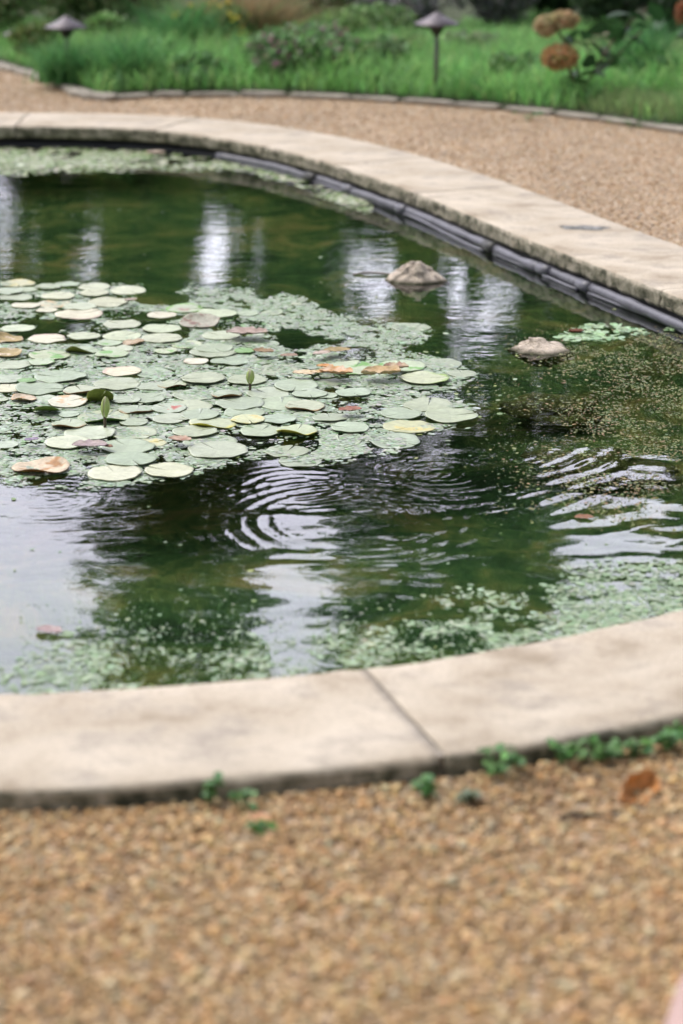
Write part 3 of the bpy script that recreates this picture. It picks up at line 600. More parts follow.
P = np.c_[rng.normal(-.05, .12, 22), rng.normal(0, .08, 22), rng.uniform(.1, zc-.05, 22)]; V, Fq, cc = scatter(bigT, leafF, P, rots(22, 1.3), rng.uniform(.08, .13, 22), pal([(.02, .06, .02), (.035, .09, .03)], 22, .15)); mk('leaves', V, Fq, M['leaf'], h2, cc, False)
# ------------------------------------------------------------ trees that the water mirrors
D = 30.0; CMZ = -(CZ-WZ)+WZ          # mirrored eye height
def tz(y): return CMZ+D*math.tan(PITCH+math.atan((y-512)/F))
def tx(x): return (x-341.5)/F*D
WIN = [(-20, 20, 182, 228), (-20, 34, 240, 262), (90, 106, 198, 224), (84, 97, 238, 266), (208, 233, 206, 234), (205, 221, 242, 300), (262, 279, 220, 256), (242, 260, 264, 290), (328, 349, 258, 302), (355, 396, 250, 276), (366, 390, 286, 334), (440, 464, 250, 288), (450, 470, 300, 332), (484, 499, 262, 345), (514, 544, 272, 318), (-400, 72, 470, 1200), (262, 326, 500, 600), (262, 306, 600, 1200), (388, 448, 420, 505), (578, 684, 502, 1200), (66, 102, 324, 340), (343, 358, 345, 410), (446, 478, 366, 402)]
def dark(x, z, m):
    for a_, b_, c_, d_ in WIN:
        if tx(a_)-m < x < tx(b_)+m and tz(c_)-m*1.2 < z < tz(d_)+m*1.2: return False
    return True
TR = [('tree', -4.6, 30.5, 7.2, 1.5), ('tree', -2.2, 29.6, 12.4, 1.35), ('tree', -.6, 31.5, 7.1, 1.1), ('tree', .85, 30.0, 12.6, 1.3), ('tree', 2.5, 30.8, 12.2, 1.5), ('tree', 4.3, 29.7, 9.4, 1.5), ('tree', 6.9, 30.6, 11.0, 1.7)]
names = ['broad green tree at the back, second sky gap beside it', 'tall dark tree mirrored in the middle left of the water', 'short tree mirrored between the two sky gaps', 'tall tree mirrored right of the middle of the water', 'tall olive tree mirrored in the right half of the water', 'lower tree mirrored below the bright patch at the right', 'tree beyond the right edge of the mirrored sky']
tcols = [[(.05, .09, .03), (.08, .12, .04)], [(.035, .07, .022), (.055, .09, .03), (.10, .11, .035)], [(.07, .12, .04), (.10, .14, .05)], [(.04, .085, .03), (.06, .11, .035)], [(.06, .09, .03), (.11, .12, .04), (.05, .08, .03)], [(.05, .10, .03), (.09, .13, .04)], [(.04, .08, .03), (.07, .11, .04)]]
for q, (nm, x, y, h, w) in enumerate(TR):
    root = empty('tree', (x, y, .0), names[q], 'tree', 'trees behind the garden')
    r = random.Random(50+q); parts = []; cl = []
    tries = 0; target = int(260*h/10*w/1.2)
    while len(cl) < target and tries < 6000:
        tries += 1
        z = r.uniform(1.5, h); t_ = (z-1.5)/(h-1.5); ww = w*(1.12-.55*t_**2)*(1 if t_ < .85 else .75)
        X_ = x+r.uniform(-ww, ww); rad = r.uniform(.2, .46)
        if not dark(X_, z, rad*.7): rad = .15
        if dark(X_, z, rad*.7): cl.append((X_-x, r.uniform(-1, 1)*ww*.9, z, rad))
    k_ = 0
    for _ in range(9000):
        z = r.uniform(2.9, h); X_ = x+r.uniform(-w, w)
        if k_ < 90 and dark(X_, z, .085) and not dark(X_, z, .42): cl.append((X_-x, r.uniform(-.5, .5), z, .13)); k_ += 1
    parts.append(tube([(0, 0, -.1), (r.uniform(-.1, .1), 0, h*.3), (r.uniform(-.15, .15), 0, h*.65), (0, 0, h*.93)], [.17, .13, .08, .03], 10))
    for c_ in cl[::5]:
        z0 = c_[2]*.75; parts.append(tube([(0, 0, z0), (c_[0]*.5, c_[1]*.5, (z0+c_[2])/2+.05), c_[:3]], [.045, .028, .01], 5))
    V, Fs = join(parts); mk('trunk', V, Fs, M['bark'], root)
    Ps = np.concatenate([ellip(26+int(160*c_[3]), c_[:3], (c_[3], c_[3], c_[3]*.8), .3) for c_ in cl])
    V, Fq, cc = leafcloud(Ps, rng.uniform(.10, .19, len(Ps)), pal(np.array(tcols[q])*1.5, len(Ps), .25)); mk('crown', V, Fq, M['treeleaf'], root, cc, False)
# lower shrubs under the trees (their reflection fills the far third of the pond)
SL = ['tall shrub at the back under the leftmost tree', 'second tall shrub from the left under the trees', 'third tall shrub from the left under the trees', 'middle tall shrub under the trees', 'tall shrub under the olive tree', 'tall shrub under the lower tree at the right', 'rightmost tall shrub under the trees']
for q in range(7):
    x = -5.4+1.8*q; y = 28.6+(q % 2)*.5; r = random.Random(80+q); root = empty('tall_shrub', (x, y, 0), SL[q], 'shrub', 'tall shrubs under the trees'); cl = []; tries = 0; hh = [5.2, 5.6, 5.4, 5.0, 5.6, 6.0, 5.5][q]
    while len(cl) < 190 and tries < 4000:
        tries += 1; z = r.uniform(.3, hh); X_ = x+r.uniform(-1.15, 1.15)*(1-.35*(z/hh)**3); rad = r.uniform(.2, .42)
        if not dark(X_, z, rad*.7): rad = .14
        if dark(X_, z, rad*.7): cl.append((X_-x, r.uniform(-.8, .8), z, rad))
    k_ = 0
    for _ in range(9000):
        z = r.uniform(2.9, hh); X_ = x+r.uniform(-1.1, 1.1)
        if k_ < 110 and dark(X_, z, .085) and not dark(X_, z, .42): cl.append((X_-x, r.uniform(-.5, .5), z, .13)); k_ += 1
    Ps = np.concatenate([ellip(26+int(170*c_[3]), c_[:3], (c_[3], c_[3], c_[3]*.85), .3) for c_ in cl]); sc_ = [[(.10, .19, .04), (.14, .24, .06), (.18, .22, .06)], [(.09, .17, .04), (.13, .20, .05), (.07, .14, .04)]][q % 2]
    V, Fq, cc = leafcloud(Ps, rng.uniform(.08, .15, len(Ps)), pal(np.array(sc_)*1.15, len(Ps), .3)); mk('foliage', V, Fq, M['treeleaf'], root, cc, False)
    V, Fs = join([tube([(0, 0, -.1), (c_[0]*.3, c_[1]*.3, c_[2]*.5), c_[:3]], [.05, .03, .012], 6) for c_ in cl[::9]]); mk('stem', V, Fs, M['bark'], root)
# ------------------------------------------------------------ rocks in the pond
def rock(xp, yp, w, h, label, seed, pk=(0, 0), dep=.16):
    import bmesh
    a_ = up(xp, yp, WZ); bm = bmesh.new(); bmesh.ops.create_icosphere(bm, subdivisions=5, radius=1)
    for v in bm.verts:
        c_ = v.co.copy(); z = c_.z; t_ = max(0, z)
        f = 1+.10*mn.noise(c_*1.6+Vector((seed, 0, 0)))*2+.07*mn.noise(c_*4+Vector((0, seed, 0)))+.03*mn.noise(c_*11)
        f *= 1+.10*mn.cell(c_*2.3+Vector((seed, seed, 0)))-.05; sx = 1-.68*t_; x_ = c_.x*sx+pk[0]*t_*.7; y_ = c_.y*sx+pk[1]*t_
        zz = (t_**.8)*h if z > 0 else z*dep
        v.co = Vector((x_*w*.5*1.04*f, y_*w*.42*f, zz*f+.0))
    me = bpy.data.meshes.new('rock'); bm.to_mesh(me); bm.free(); me.materials.append(M['rock'])
    for p_ in me.polygons: p_.use_smooth = True
    o = bpy.data.objects.new('rock', me); C.objects.link(o); o.location = (a_[0], a_[1]+w*.1, WZ-.006); return tag(o, label, 'rock', 'rocks standing out of the water')
rock(415, 281, .195, .075, 'rounded grey-beige rock standing in open water by a stick', 2.2, (.05, 0))
rock(541, 351, .185, .038, 'low wedge-shaped rock with floating green weed on its right', 7.7, (-.25, .1))
V, Fs = tube(crom([(-.07, 0, .0), (-.02, .004, .006), (.03, -.003, .004), (.075, .0, .0)], 5, closed=False), .0045, 6); a = up(374, 275, WZ)
tag(mk('stick', V, Fs, M['edging'], loc=(a[0], a[1], WZ+.001)), 'short pale stick floating left of the rounded rock', 'stick')
for q, (xp, yp, w, d, lab) in enumerate([(562, 400, .34, .14, 'squarish brown sunken stone below the wedge-shaped rock'), (600, 455, .42, .16, 'wide brown sunken stone near the right middle of the pond')]):
    a = up(xp, yp, WZ); o = stone((a[0]*1.02, a[1]+(d+.12)*.95, WZ-d-.20), (w*.40, w*.34, .08), random.uniform(-.4, .4), M['wet_rock'], 'sunken_stone', q*2.7, .3, 4); tag(o, lab, 'sunken stone', 'stones lying under water')
# ------------------------------------------------------------ floating weed
RAFT = [(-80, 283), (0, 281), (60, 280), (120, 284), (200, 286), (260, 289), (300, 296), (335, 314), (400, 324), (436, 330), (424, 346), (400, 350), (440, 358), (482, 375), (455, 392), (482, 412), (455, 428), (412, 440), (400, 452), (350, 463), (312, 468), (270, 458), (232, 466), (190, 478), (90, 492), (0, 486), (-80, 490)]
HOLES = [((82, 332), (32, 11)), ((238, 328), (28, 9)), ((358, 357), (20, 10)), ((122, 316), (26, 6)), ((30, 302), (24, 5)), ((275, 440), (48, 9)), ((250, 442), (24, 10)), ((350, 403), (20, 5)), ((25, 325), (30, 7)), ((120, 299), (30, 4)), ((455, 397), (30, 7)), ((20, 395), (20, 4)), ((300, 447), (20, 8)), ((50, 398), (18, 5))]
def weedbatch(n, bb, dens, s0, cols, z0=.0015, sd=.35, name='', label='', cat='floating weed', zsp=.002, seg=6, tilt=.12, w=None):
    x = rng.uniform(bb[0], bb[1], n); y = rng.uniform(bb[2], bb[3], n); PX_, PY_ = px(x, y, WZ)
    k = rng.random(n) < dens(x, y, PX_, PY_)
    x, y = x[k], y[k]; ii = inpoly(x, y, LP[::10]); x, y = x[ii], y[ii]; n = len(x)
    a_ = np.arange(seg)*2*PI/seg; T = np.c_[np.cos(a_), np.sin(a_), np.zeros(seg)]
    T = T*np.array([1, .72, 1]); s_ = rng.lognormal(math.log(s0), sd, n)
    P = np.c_[x, y, WZ+z0+rng.random(n)*zsp]
    V, Fq, cc = scatter(T, np.arange(seg)[None], P, rots(n, tilt), s_, pal(cols, n, .14, w))
    return tag(mk(name, V, Fq, M['weed'], col=cc, smooth=False), label, cat, kind='stuff'), n
def dens_raft(x, y, X_, Y_):
    d = inpoly(X_, Y_, RAFT).astype(float)*.95; e = polydist(X_, Y_, RAFT)
    nz = fbm(x, y, 9, 4); big = fbm(x, y, 2.6, 31)
    d *= np.clip(e/7, .25, 1)*np.clip((fbm(x, y, 34, 61, 2)-.30)*5, .05, 1)
    back = (Y_ < 345) & (X_ < 190); d = np.where(back, d*(nz > .50)*.7, d*np.clip((nz-.24)*7, 0, 1))
    d = np.where((X_ > 200) & (Y_ < 350), d*np.clip((big+nz-.78)*6, 0.0, 1), d)
    for (cx, cy), (rx, ry) in HOLES: d = np.where(((X_-cx)/rx)**2+((Y_-cy)/ry)**2 < 1, d*.10, d)
    return d
WG = [(.31, .39, .28), (.35, .43, .32), (.26, .34, .22), (.41, .47, .37), (.19, .31, .14), (.35, .37, .33)]
_, n1 = weedbatch(370000, (-1.5, .5, 4.9, 8.6), dens_raft, .0054, WG, name='duckweed', label='grey-green floating weed filling the gaps between lily pads', tilt=.04)
def dens_far(x, y, X_, Y_):
    lo = 146+np.clip((X_-150)*.06, 0, 99)+np.clip((X_-250)*.32, 0, 99); e = (Y_-lo)
    wd = 34-np.clip(X_*.04, 0, 12); d = np.clip(1-np.abs(e-wd*.42)/(wd*.52), 0, 1)
    nz = fbm(x, y, 4.5, 14)*.6+.4*fbm(x, y, 20, 15, 2); return d*np.clip((nz-.40)*8, 0, .8)*(X_ < 372)
_, n2 = weedbatch(90000, (-2.2, .5, 8.9, 10.8), dens_far, .0095, [(.32, .38, .22), (.42, .46, .31), (.18, .28, .08), (.5, .5, .4), (.14, .24, .06)], name='duckweed', label='pale floating weed along the far rim of the pond')
def dens_near(x, y, X_, Y_):
    top = np.interp(X_, [-20, 20, 60, 200, 300, 350, 480, 560, 600, 683, 720], [664, 645, 622, 626, 640, 612, 574, 566, 562, 552, 548])+22*(fbm(x, y, 5, 44)-.5)
    d = np.clip((Y_-top)/45, 0, 1)**.7; nz = fbm(x, y, 11, 5, 3)*.5+.5*fbm(x, y, 26, 6, 2); sp = np.where(X_ > 560, 1.5, 1.0)
    return d*np.clip((nz-.47/sp)*9, 0, 1)*np.where(X_ > 560, .7, .42)
NG = [(.24, .33, .19), (.29, .38, .23), (.18, .28, .13), (.33, .40, .28)]
_, n3 = weedbatch(64000, (-.9, 1.2, 3.9, 5.5), dens_near, .0058, NG, name='duckweed', label='rounded pale green floating leaves along the near rim', sd=.3, seg=8, tilt=.05, zsp=.002)
def dens_near_fine(x, y, X_, Y_):
    return np.clip(dens_near(x, y, X_, Y_)*1.0+.08*np.clip((Y_-585)/60, 0, 1)*(X_ > 20), 0, .8)
_, n3b = weedbatch(110000, (-.9, 1.2, 3.9, 5.5), dens_near_fine, .0030, NG, name='duckweed', label='fine pale specks of weed between the rounded leaves along the near rim', sd=.3, seg=6, tilt=.04, z0=.0009, zsp=.001)
def dens_right(x, y, X_, Y_):
    m_ = (X_ > 470)*np.clip((X_-470)/120, 0, 1)*(Y_ > 325)*np.clip((545-Y_)/60, 0, 1)
    nz = fbm(x, y, 6, 25)*.7+.3*fbm(x, y, 22, 26, 2); return m_*np.clip((nz-.42)*7, .04, .9)*.55*np.where(X_ > 560, 1, .5)
_, n4 = weedbatch(125000, (.15, 1.6, 4.9, 7.8), dens_right, .0028, [(.17, .22, .05), (.24, .23, .06), (.10, .17, .04), (.24, .15, .05), (.12, .13, .04)], name='algae_specks', label='yellow-green algae specks floating over the right side', cat='algae', z0=.0008, zsp=.001)
def dens_patch(x, y, X_, Y_):
    d = (((X_-604)/34)**2+((Y_-333)/9)**2 < 1) | (((X_-572)/16)**2+((Y_-338)/5)**2 < 1) | (((X_-655)/26)**2+((Y_-332)/4)**2 < .8)
    return d*np.clip((fbm(x, y, 12, 5)-.36)*9, 0, 1)
_, n5 = weedbatch(9000, (.5, 1.3, 6.6, 8), dens_patch, .011, [(.30, .44, .24), (.36, .5, .3), (.22, .36, .16)], name='duckweed', label='bright green weed patch beside the wedge-shaped rock', z0=.002, zsp=.004, tilt=.3)
def dens_loose(x, y, X_, Y_):
    a_ = np.exp(-((X_-455)/60)**2-((Y_-400)/45)**2)*.22+.006+.02*(X_ > 330)*(Y_ > 590); return a_*(Y_ > 200)
_, n6 = weedbatch(40000, (-1.5, 1.5, 4., 9.5), dens_loose, .005, [(.25, .34, .2), (.3, .36, .1), (.18, .26, .08)], name='duckweed', label='single specks of weed drifting on open water', z0=.0008)

# ------------------------------------------------------------ lily pads
# x, y, width (photo), look [, extras]
PADS = """18 284 35 yel;9 293 30 g;26 291 26 g;48 289 26 g;67 286 26 g;94 288 32 pale;95 295 30 pale;128 292 36 pale;16 298 34 g;58 298 34 pale;26 307 30 cream;54 305 36 creamspot;
47 312 22 cream;108 304 40 pale;80 309 34 pale;79 316 48 creampink;162 316 30 cream;18 331 36 pale;122 326 38 pale;47 340 38 creampink;84 338 34 pale;9 341 30 gold;122 337 40 pale;110 345 26 patch;
133 344 24 brown;162 331 40 pale;162 340 42 pale;185 310 38 greenrim;217 316 42 pale;248 315 22 g;272 314 24 g;200 325 42 brownpink;221 337 38 pale;187 346 32 patch;214 350 40 g;297 305 12 pale;
8 356 30 gold;50 357 42 patch;82 352 34 olive;112 356 34 patch;118 350 32 pale;14 366 36 g;42 364 26 patch;122 373 40 creampink;6 375 18 green;8 381 30 g;61 378 54 g;27 383 20 green;
9 390 30 cream;40 390 50 g;82 393 38 brownrim;117 386 48 g;153 388 34 g;24 401 26 peach;2 401 14 g;45 400 28 g;68 404 40 creamspot;100 404 28 folded;47 414 27 oliveup;69 416 22 g;137 411 38 brownrim;126 402 30 g;148 400 34 g;
104 419 54 greenedge;69 427 36 brownrim;90 435 52 pale;134 434 48 g;134 424 30 g;6 446 26 g;68 445 46 pale;128 449 56 g;150 444 34 yel;131 462 52 g;115 475 54 pale;41 470 60 bigbrown;169 473 50 pale;
218 452 60 g;210 443 56 g;195 434 46 g;213 425 48 yelrim;248 422 34 yel;279 421 36 g;261 432 42 g;297 433 42 yelrim;199 417 38 g;245 414 42 g;170 421 36 g;287 452 46 film;303 418 30 g;
166 353 24 patch;214 353 50 g;245 353 22 green;196 363 26 creampink;230 362 40 g;203 381 46 g;277 371 44 film;236 372 36 film;247 382 40 g;172 386 30 brownrim;195 396 46 g;227 397 32 brownrim;268 395 44 g;296 388 44 g;240 405 50 g;
282 405 48 g;310 396 36 g;305 408 40 brownrim;190 408 46 g;200 417 40 g;169 410 36 speck;162 397 24 g;355 370 54 patch;402 368 48 patch;425 381 50 greenedge2;442 365 40 film;462 375 30 g;353 395 36 g;326 397 24 g;
428 407 50 g;451 418 54 g;401 415 44 g;410 428 54 yel;350 430 38 g;330 419 36 g;395 442 50 film;411 328 40 film;340 442 44 film;330 383 30 film;155 374 40 film;205 460 40 film;300 462 44 film;262 345 36 film;330 455 40 film"""
LK = {'g': ((.34, .42, .30), None), 'pale': ((.46, .51, .37), None), 'cream': ((.60, .56, .42), None), 'creampink': ((.58, .56, .43), (.52, .40, .32)), 'creamspot': ((.54, .54, .40), (.52, .36, .18)), 'yel': ((.50, .52, .30), (.55, .48, .18)),
      'gold': ((.42, .29, .10), (.60, .50, .38)), 'patch': ((.42, .50, .33), (.16, .36, .08)), 'brown': ((.40, .29, .18), (.50, .40, .28)), 'brownpink': ((.36, .34, .28), (.24, .15, .12)), 'greenrim': ((.38, .46, .32), (.16, .36, .05)),
      'green': ((.16, .36, .09), (.20, .40, .12)), 'olive': ((.40, .48, .30), None), 'oliveup': ((.24, .36, .12), None), 'folded': ((.22, .27, .07), None), 'peach': ((.66, .50, .38), (.58, .30, .14)), 'brownrim': ((.36, .43, .31), (.30, .20, .07)),
      'greenedge': ((.36, .44, .29), (.14, .28, .05)), 'greenedge2': ((.44, .52, .36), (.30, .44, .12)), 'bigbrown': ((.66, .52, .40), (.38, .20, .08)), 'yelrim': ((.42, .48, .30), (.55, .50, .08)), 'film': ((.30, .38, .27), None), 'speck': ((.38, .44, .32), (.40, .09, .06))}
DESC = {'g': 'flat grey-green pad', 'pale': 'pale green pad', 'cream': 'cream-coloured pad', 'creampink': 'cream pad with pinkish brown edge', 'creamspot': 'cream pad with an orange-brown spot', 'yel': 'yellowish pad', 'gold': 'golden brown withered pad', 'patch': 'green-patched pale pad',
        'brown': 'brown curled pad', 'brownpink': 'dull pinkish brown pad', 'greenrim': 'brown-centred pad with bright green rim', 'green': 'small fresh green pad', 'olive': 'pad with one olive edge lifted', 'oliveup': 'olive pad with its near edge curled up', 'folded': 'olive half-folded pad standing up behind the front bud',
        'peach': 'peach-coloured withered pad', 'brownrim': 'grey-green pad with brown underside showing', 'greenedge': 'large pad with thick dark green near edge', 'greenedge2': 'pale pad with lime green right edge', 'bigbrown': 'large peeling brown and cream pad', 'yelrim': 'pad with a yellow near rim', 'film': 'weed-covered dull pad', 'speck': 'grey-green pad flecked with red'}
UNDER = {'brownrim': (.22, .12, .05), 'greenedge': (.10, .20, .04), 'yelrim': (.55, .50, .08), 'olive': (.18, .20, .04), 'oliveup': (.17, .25, .05), 'folded': (.20, .24, .05), 'gold': (.4, .26, .07), 'bigbrown': (.35, .15, .04)}
padlist = []
def make_pad(xp, yp, wp, look, q):
    x, y = up(xp, yp, WZ); dist = math.hypot(y*math.cos(PITCH)+(CZ-WZ)*math.sin(PITCH), 0); R = wp*.5*dist/F
    r = random.Random(1000+q); na, nr = 56, 9
    notch = r.uniform(0, 2*PI); half = r.uniform(.008, .05)
    th = notch+half+(2*PI-2*half)*np.arange(na+1)/na; rr = (np.arange(1, nr+1)/nr)**.8
    TH, RR = np.meshgrid(th, rr); rel_ = np.minimum(TH-notch, notch+2*PI-TH)
    edge = 1+.03*np.array([mn.noise(Vector((math.cos(t)*2.2+q, math.sin(t)*2.2, 0))) for t in th])*2-.06*np.exp(-(np.minimum(th-notch, notch+2*PI-th)/.10)**2)
    edge = edge*(1+.0*th)
    xx = R*RR*edge*np.cos(TH)*r.uniform(.97, 1.0); yy = R*RR*edge*np.sin(TH)*r.uniform(.9, 1.05)
    wav = np.array([mn.noise(Vector((math.cos(t)*1.6, math.sin(t)*1.6, q*.7))) for t in th])
    zz = (RR**3)*R*(.02+.07*wav)+0*TH
    # curls: direction cd (-90deg = near side)
    def curl(cd, st, k=2., r0=.35):
        nonlocal yy, xx, zz
        t = np.clip((np.cos(TH-cd)*RR-r0)/(1-r0), 0, 1); zz = zz+st*R*t**k
        yy = yy-math.sin(cd)*R*t**2*.25*min(st, 1.2); xx = xx-math.cos(cd)*R*t**2*.25*min(st, 1.2)
    if look in ('brownrim',): curl(-PI/2+r.uniform(-.5, .5), .19, 2.2, .4)
    elif look == 'greenedge': curl(-PI/2+.2, .22, 1.6, .3)
    elif look == 'yelrim': curl(-PI/2+r.uniform(-.6, -.1), .22, 2, .4)
    elif look == 'olive': curl(-PI/2-.4, .42, 2, .1)
    elif look == 'oliveup': curl(-PI/2, .62, 1.3, -.3)
    elif look == 'folded': curl(-PI/2, 1.15, 1.0, -.45)
    elif look in ('gold', 'peach', 'bigbrown', 'brown', 'brownpink'): curl(r.uniform(0, 6.3), .22, 2, .2); curl(r.uniform(0, 6.3), .18, 2, .3); zz = zz+R*.06*np.array([[mn.noise(Vector((a*30/R*.06, b*30/R*.06, q))) for a, b in zip(A, B)] for A, B in zip(xx, yy)])
    elif r.random() < .2: curl(r.uniform(0, 6.3), r.uniform(.04, .10), 2, .4)
    tilt = r.uniform(-.02, .02); zz = zz+yy*tilt+xx*r.uniform(-.015, .015)
    zz = zz-min(0, zz.min())
    top = np.stack([xx, yy, zz], -1).reshape(-1, 3); n1_ = len(top)
    cpt = np.array([[0, 0, zz[0].mean()-.0005]]); th_ = .0016 if R > .03 else .001
    V = np.vstack([top, cpt, top-[0, 0, th_], cpt-[0, 0, th_]]); c = na+1
    A = np.array([(i*c+j, i*c+j+1, (i+1)*c+j+1, (i+1)*c+j) for i in range(nr-1) for j in range(na)])
    t3 = np.array([(n1_, j, j+1) for j in range(na)][::1]); off = n1_+1
    # winding so that the top faces up (theta ascending -> CCW)
    Atop = A[:, [0, 3, 2, 1]]; Abot = A+off; t3b = t3[:, ::-1]+off
    L0 = (nr-1)*c; rim = np.array([(L0+j, L0+j+off, L0+j+1+off, L0+j+1) for j in range(na)])
    s1 = np.array([(i*c, (i+1)*c, (i+1)*c+off, i*c+off) for i in range(nr-1)]+[(i*c+na, i*c+na+off, (i+1)*c+na+off, (i+1)*c+na) for i in range(nr-1)])
    Fs = [np.concatenate([Atop, Abot, rim, s1]), np.concatenate([t3, t3b])]
    mi = [0]*len(Atop)+[1]*len(Abot)+[1]*len(rim)+[1]*len(s1)+[0]*len(t3)+[1]*len(t3b)
    basec, sec = LK[look]; basec = np.array(basec); basec = (basec*.75+basec.mean()*.25)*1.0*np.array([1.02, 1.02, .92])*(1+r.uniform(-.10, .08))*np.array([1+r.uniform(-.05, .06), 1, 1+r.uniform(-.05, .05)])
    nz = np.array([[mn.noise(Vector((a/R*1.5+q*3, b/R*1.5, 2)))+.5*mn.noise(Vector((a/R*5+q*3, b/R*5, 9))) for a, b in zip(A_, B_)] for A_, B_ in zip(xx, yy)])
    col = np.tile(basec, (nr, c, 1))*(1+.16*nz[..., None])
    vein = np.clip(np.cos(TH*11+q)*8-7, 0, 1)*(1-RR*.4)*.20; col = col*(1+vein[..., None]) if sum(basec) < 1 else col*(1-vein[..., None]*.6)
    if sec is not None:
        sec = np.array(sec)
        if look in ('greenrim', 'creampink', 'brownrim', 'yelrim', 'greenedge', 'greenedge2'):
            m_ = np.clip((RR-.80+.25*nz)/.14, 0, 1)
            if look in ('yelrim', 'brownrim', 'greenedge'): m_ = m_*np.clip(-np.sin(TH)*1.4+.2, 0, 1)
            if look == 'greenedge2': m_ = m_*np.clip(np.cos(TH)*1.5, 0, 1)
            if look == 'creampink': m_ = m_*np.clip(np.sin(TH+q)*1.6+.2, 0, 1)
            if look == 'greenrim':
                m2 = np.clip((.35-RR+nz*.4)/.15, 0, 1)[..., None]; col = col*(1-m2)+np.array([.34, .20, .17])*m2
        elif look == 'speck': m_ = np.clip((nz-.42)*9, 0, 1)
        elif look in ('gold', 'peach', 'bigbrown', 'brown', 'brownpink'): m_ = np.clip((nz-.16)*6, 0, 1)
        else: m_ = np.clip((nz-.22)*7, 0, 1)
        col = col*(1-m_[..., None])+sec*m_[..., None]
    cf = col.reshape(-1, 3); uc = np.array(UNDER.get(look, basec*np.array([.75, .7, .5])))
    cc = np.vstack([cf, basec[None], np.tile(uc, (n1_+1, 1))*(1+.15*np.r_[nz.ravel(), 0][:, None])])
    lvl = .0016+.0006*(q*7 % 11) if look != 'film' else .0008
    o = mk('lily_pad', V, Fs, [M['pad'] if look not in ('gold', 'peach', 'bigbrown', 'brown', 'brownpink') else M['dead'], M['padunder']], col=np.clip(cc, .01, .9), matidx=mi, loc=(x, y+(R*.2 if look == 'folded' else 0), WZ+lvl))
    padlist.append((o, xp, yp, wp, look)); return o
for q, e in enumerate([s_ for s_ in PADS.replace('\n', '').split(';') if s_.strip()]):
    a, b, w, l = e.split(); make_pad(float(a), float(b), float(w), l, q)
# buds
def bud(xp, yp, h, lean, label, tip):
    x, y = up(xp, yp, WZ); root = empty('lily_bud', (x, y, WZ), label, 'lily bud', 'water lily buds')
    V, Fs = tube([(0, 0, -.12), (0, 0, .0), (lean*.3, 0, h*.45)], [.0035, .0038, .0042], 8); mk('stalk', V, Fs, M['bark'], root)
    hb = h*.62; z0 = h*.40
    for i in range(4):
        a_ = i*PI/2+.5; rows = 9; vv = []
        for j in range(rows):
            t_ = j/(rows-1); rad = .0115*math.sin(PI*min(1, t_*.82+.10))**.8*(1 if t_ < .7 else 1.05)+.0008; wd = .0115*math.sin(PI*min(1, t_*.9+.08))**.7+.0006
            for k_ in (-1, -.4, .4, 1):
                an = a_+k_*.62*(wd/.0115); rr_ = rad*(1.0 if abs(k_) < .5 else .94)+(0.0014 if i % 2 else 0); vv.append((lean*.3+lean*.7*t_+rr_*math.cos(an), rr_*math.sin(an), z0+hb*t_))
        Fq = np.array([(j*4+k_, j*4+k_+1, (j+1)*4+k_+1, (j+1)*4+k_) for j in range(rows-1) for k_ in range(3)])
        t_ = np.repeat(np.arange(rows)/(rows-1), 4)[:, None]; edge_ = np.tile([1, 0, 0, 1], rows)[:, None]
        c_ = np.array([.26, .36, .09])*(1-t_*.3)+np.array([.45, .46, .26])*t_*.5+edge_*np.array([.10, .10, .06]); mk('sepal', vv, Fq, M['bud'], root, c_)
    V, Fq = lathe([(.0008, 0), (.006, .002), (.0085, hb*.3), (.009, hb*.6), (.005, hb*.92), (.0008, hb*1.02)], 12); V[:, 2] += z0; V[:, 0] += lean*.3+lean*.7*V[:, 2]/h*.9
    mk('petals', V, Fq, M['petal'], root, np.tile([.68, .66, .50], (len(V), 1)))
bud(105, 430, .088, .004, 'tall green water lily bud on a brown stalk, front left of the raft', 1)
bud(250, 392, .062, .002, 'short green water lily bud in the middle of the raft', 1)
# dead leaves on the raft
def deadleaf(xp, yp, wp, cols, label, seed, z=.017, plane=WZ, curl=.25, asp=.6, rot=None, name='dead_leaf', cat='dead leaf', up_=0.):
    x, y = up(xp, yp, plane); dist = y*math.cos(PITCH)+(CZ-plane)*math.sin(PITCH); R = wp*.5*dist/F; r = random.Random(seed); nx_, ny_ = 17, 11; vv = []; cc = []
    c1, c2 = map(np.array, cols); c1 = c1*.8+.2*np.array([.6, .54, .42])*(sum(c1) > .9) + .2*c1*(sum(c1) <= .9)
    for i in range(nx_):
        t_ = i/(nx_-1)*2-1; wd = (1-abs(t_)**2.2)**.6*asp*(1+.22*mn.noise(Vector((t_*4, seed, 0)))*2)+.02
        for j in range(ny_):
            s_ = j/(ny_-1)*2-1; zz = curl*(abs(s_)**1.5*wd*1.3+.5*max(0, t_)**2+.3*max(0, -t_)**2)+.18*curl*mn.noise(Vector((t_*3, s_*3, seed)))*2-.0
            vv.append((t_*R, s_*wd*R, zz*R)); m_ = min(1, max(0, .5+1.3*mn.noise(Vector((t_*2.2+seed, s_*2.2, 3))))); cc.append(c1*(1-m_)+c2*m_-(.05*c1 if j == ny_//2 else 0))
    V = np.array(vv); V[:, 2] -= V[:, 2].min(); Fq = np.array([(i*ny_+j, (i+1)*ny_+j, (i+1)*ny_+j+1, i*ny_+j+1) for i in range(nx_-1) for j in range(ny_-1)])
    V2 = np.vstack([V, V-[0, 0, .0008]]); k_ = len(V); F2 = np.vstack([Fq, Fq[:, ::-1]+k_])
    o = mk(name, V2, F2, M['dead'], col=np.clip(np.array(cc+cc), .01, .9), loc=(x, y, plane+z)); o.rotation_euler = (up_, 0, r.uniform(-.5, .5) if rot is None else rot); return tag(o, label, cat, 'dead leaves on the pond' if plane == WZ else 'dead leaves on the gravel')
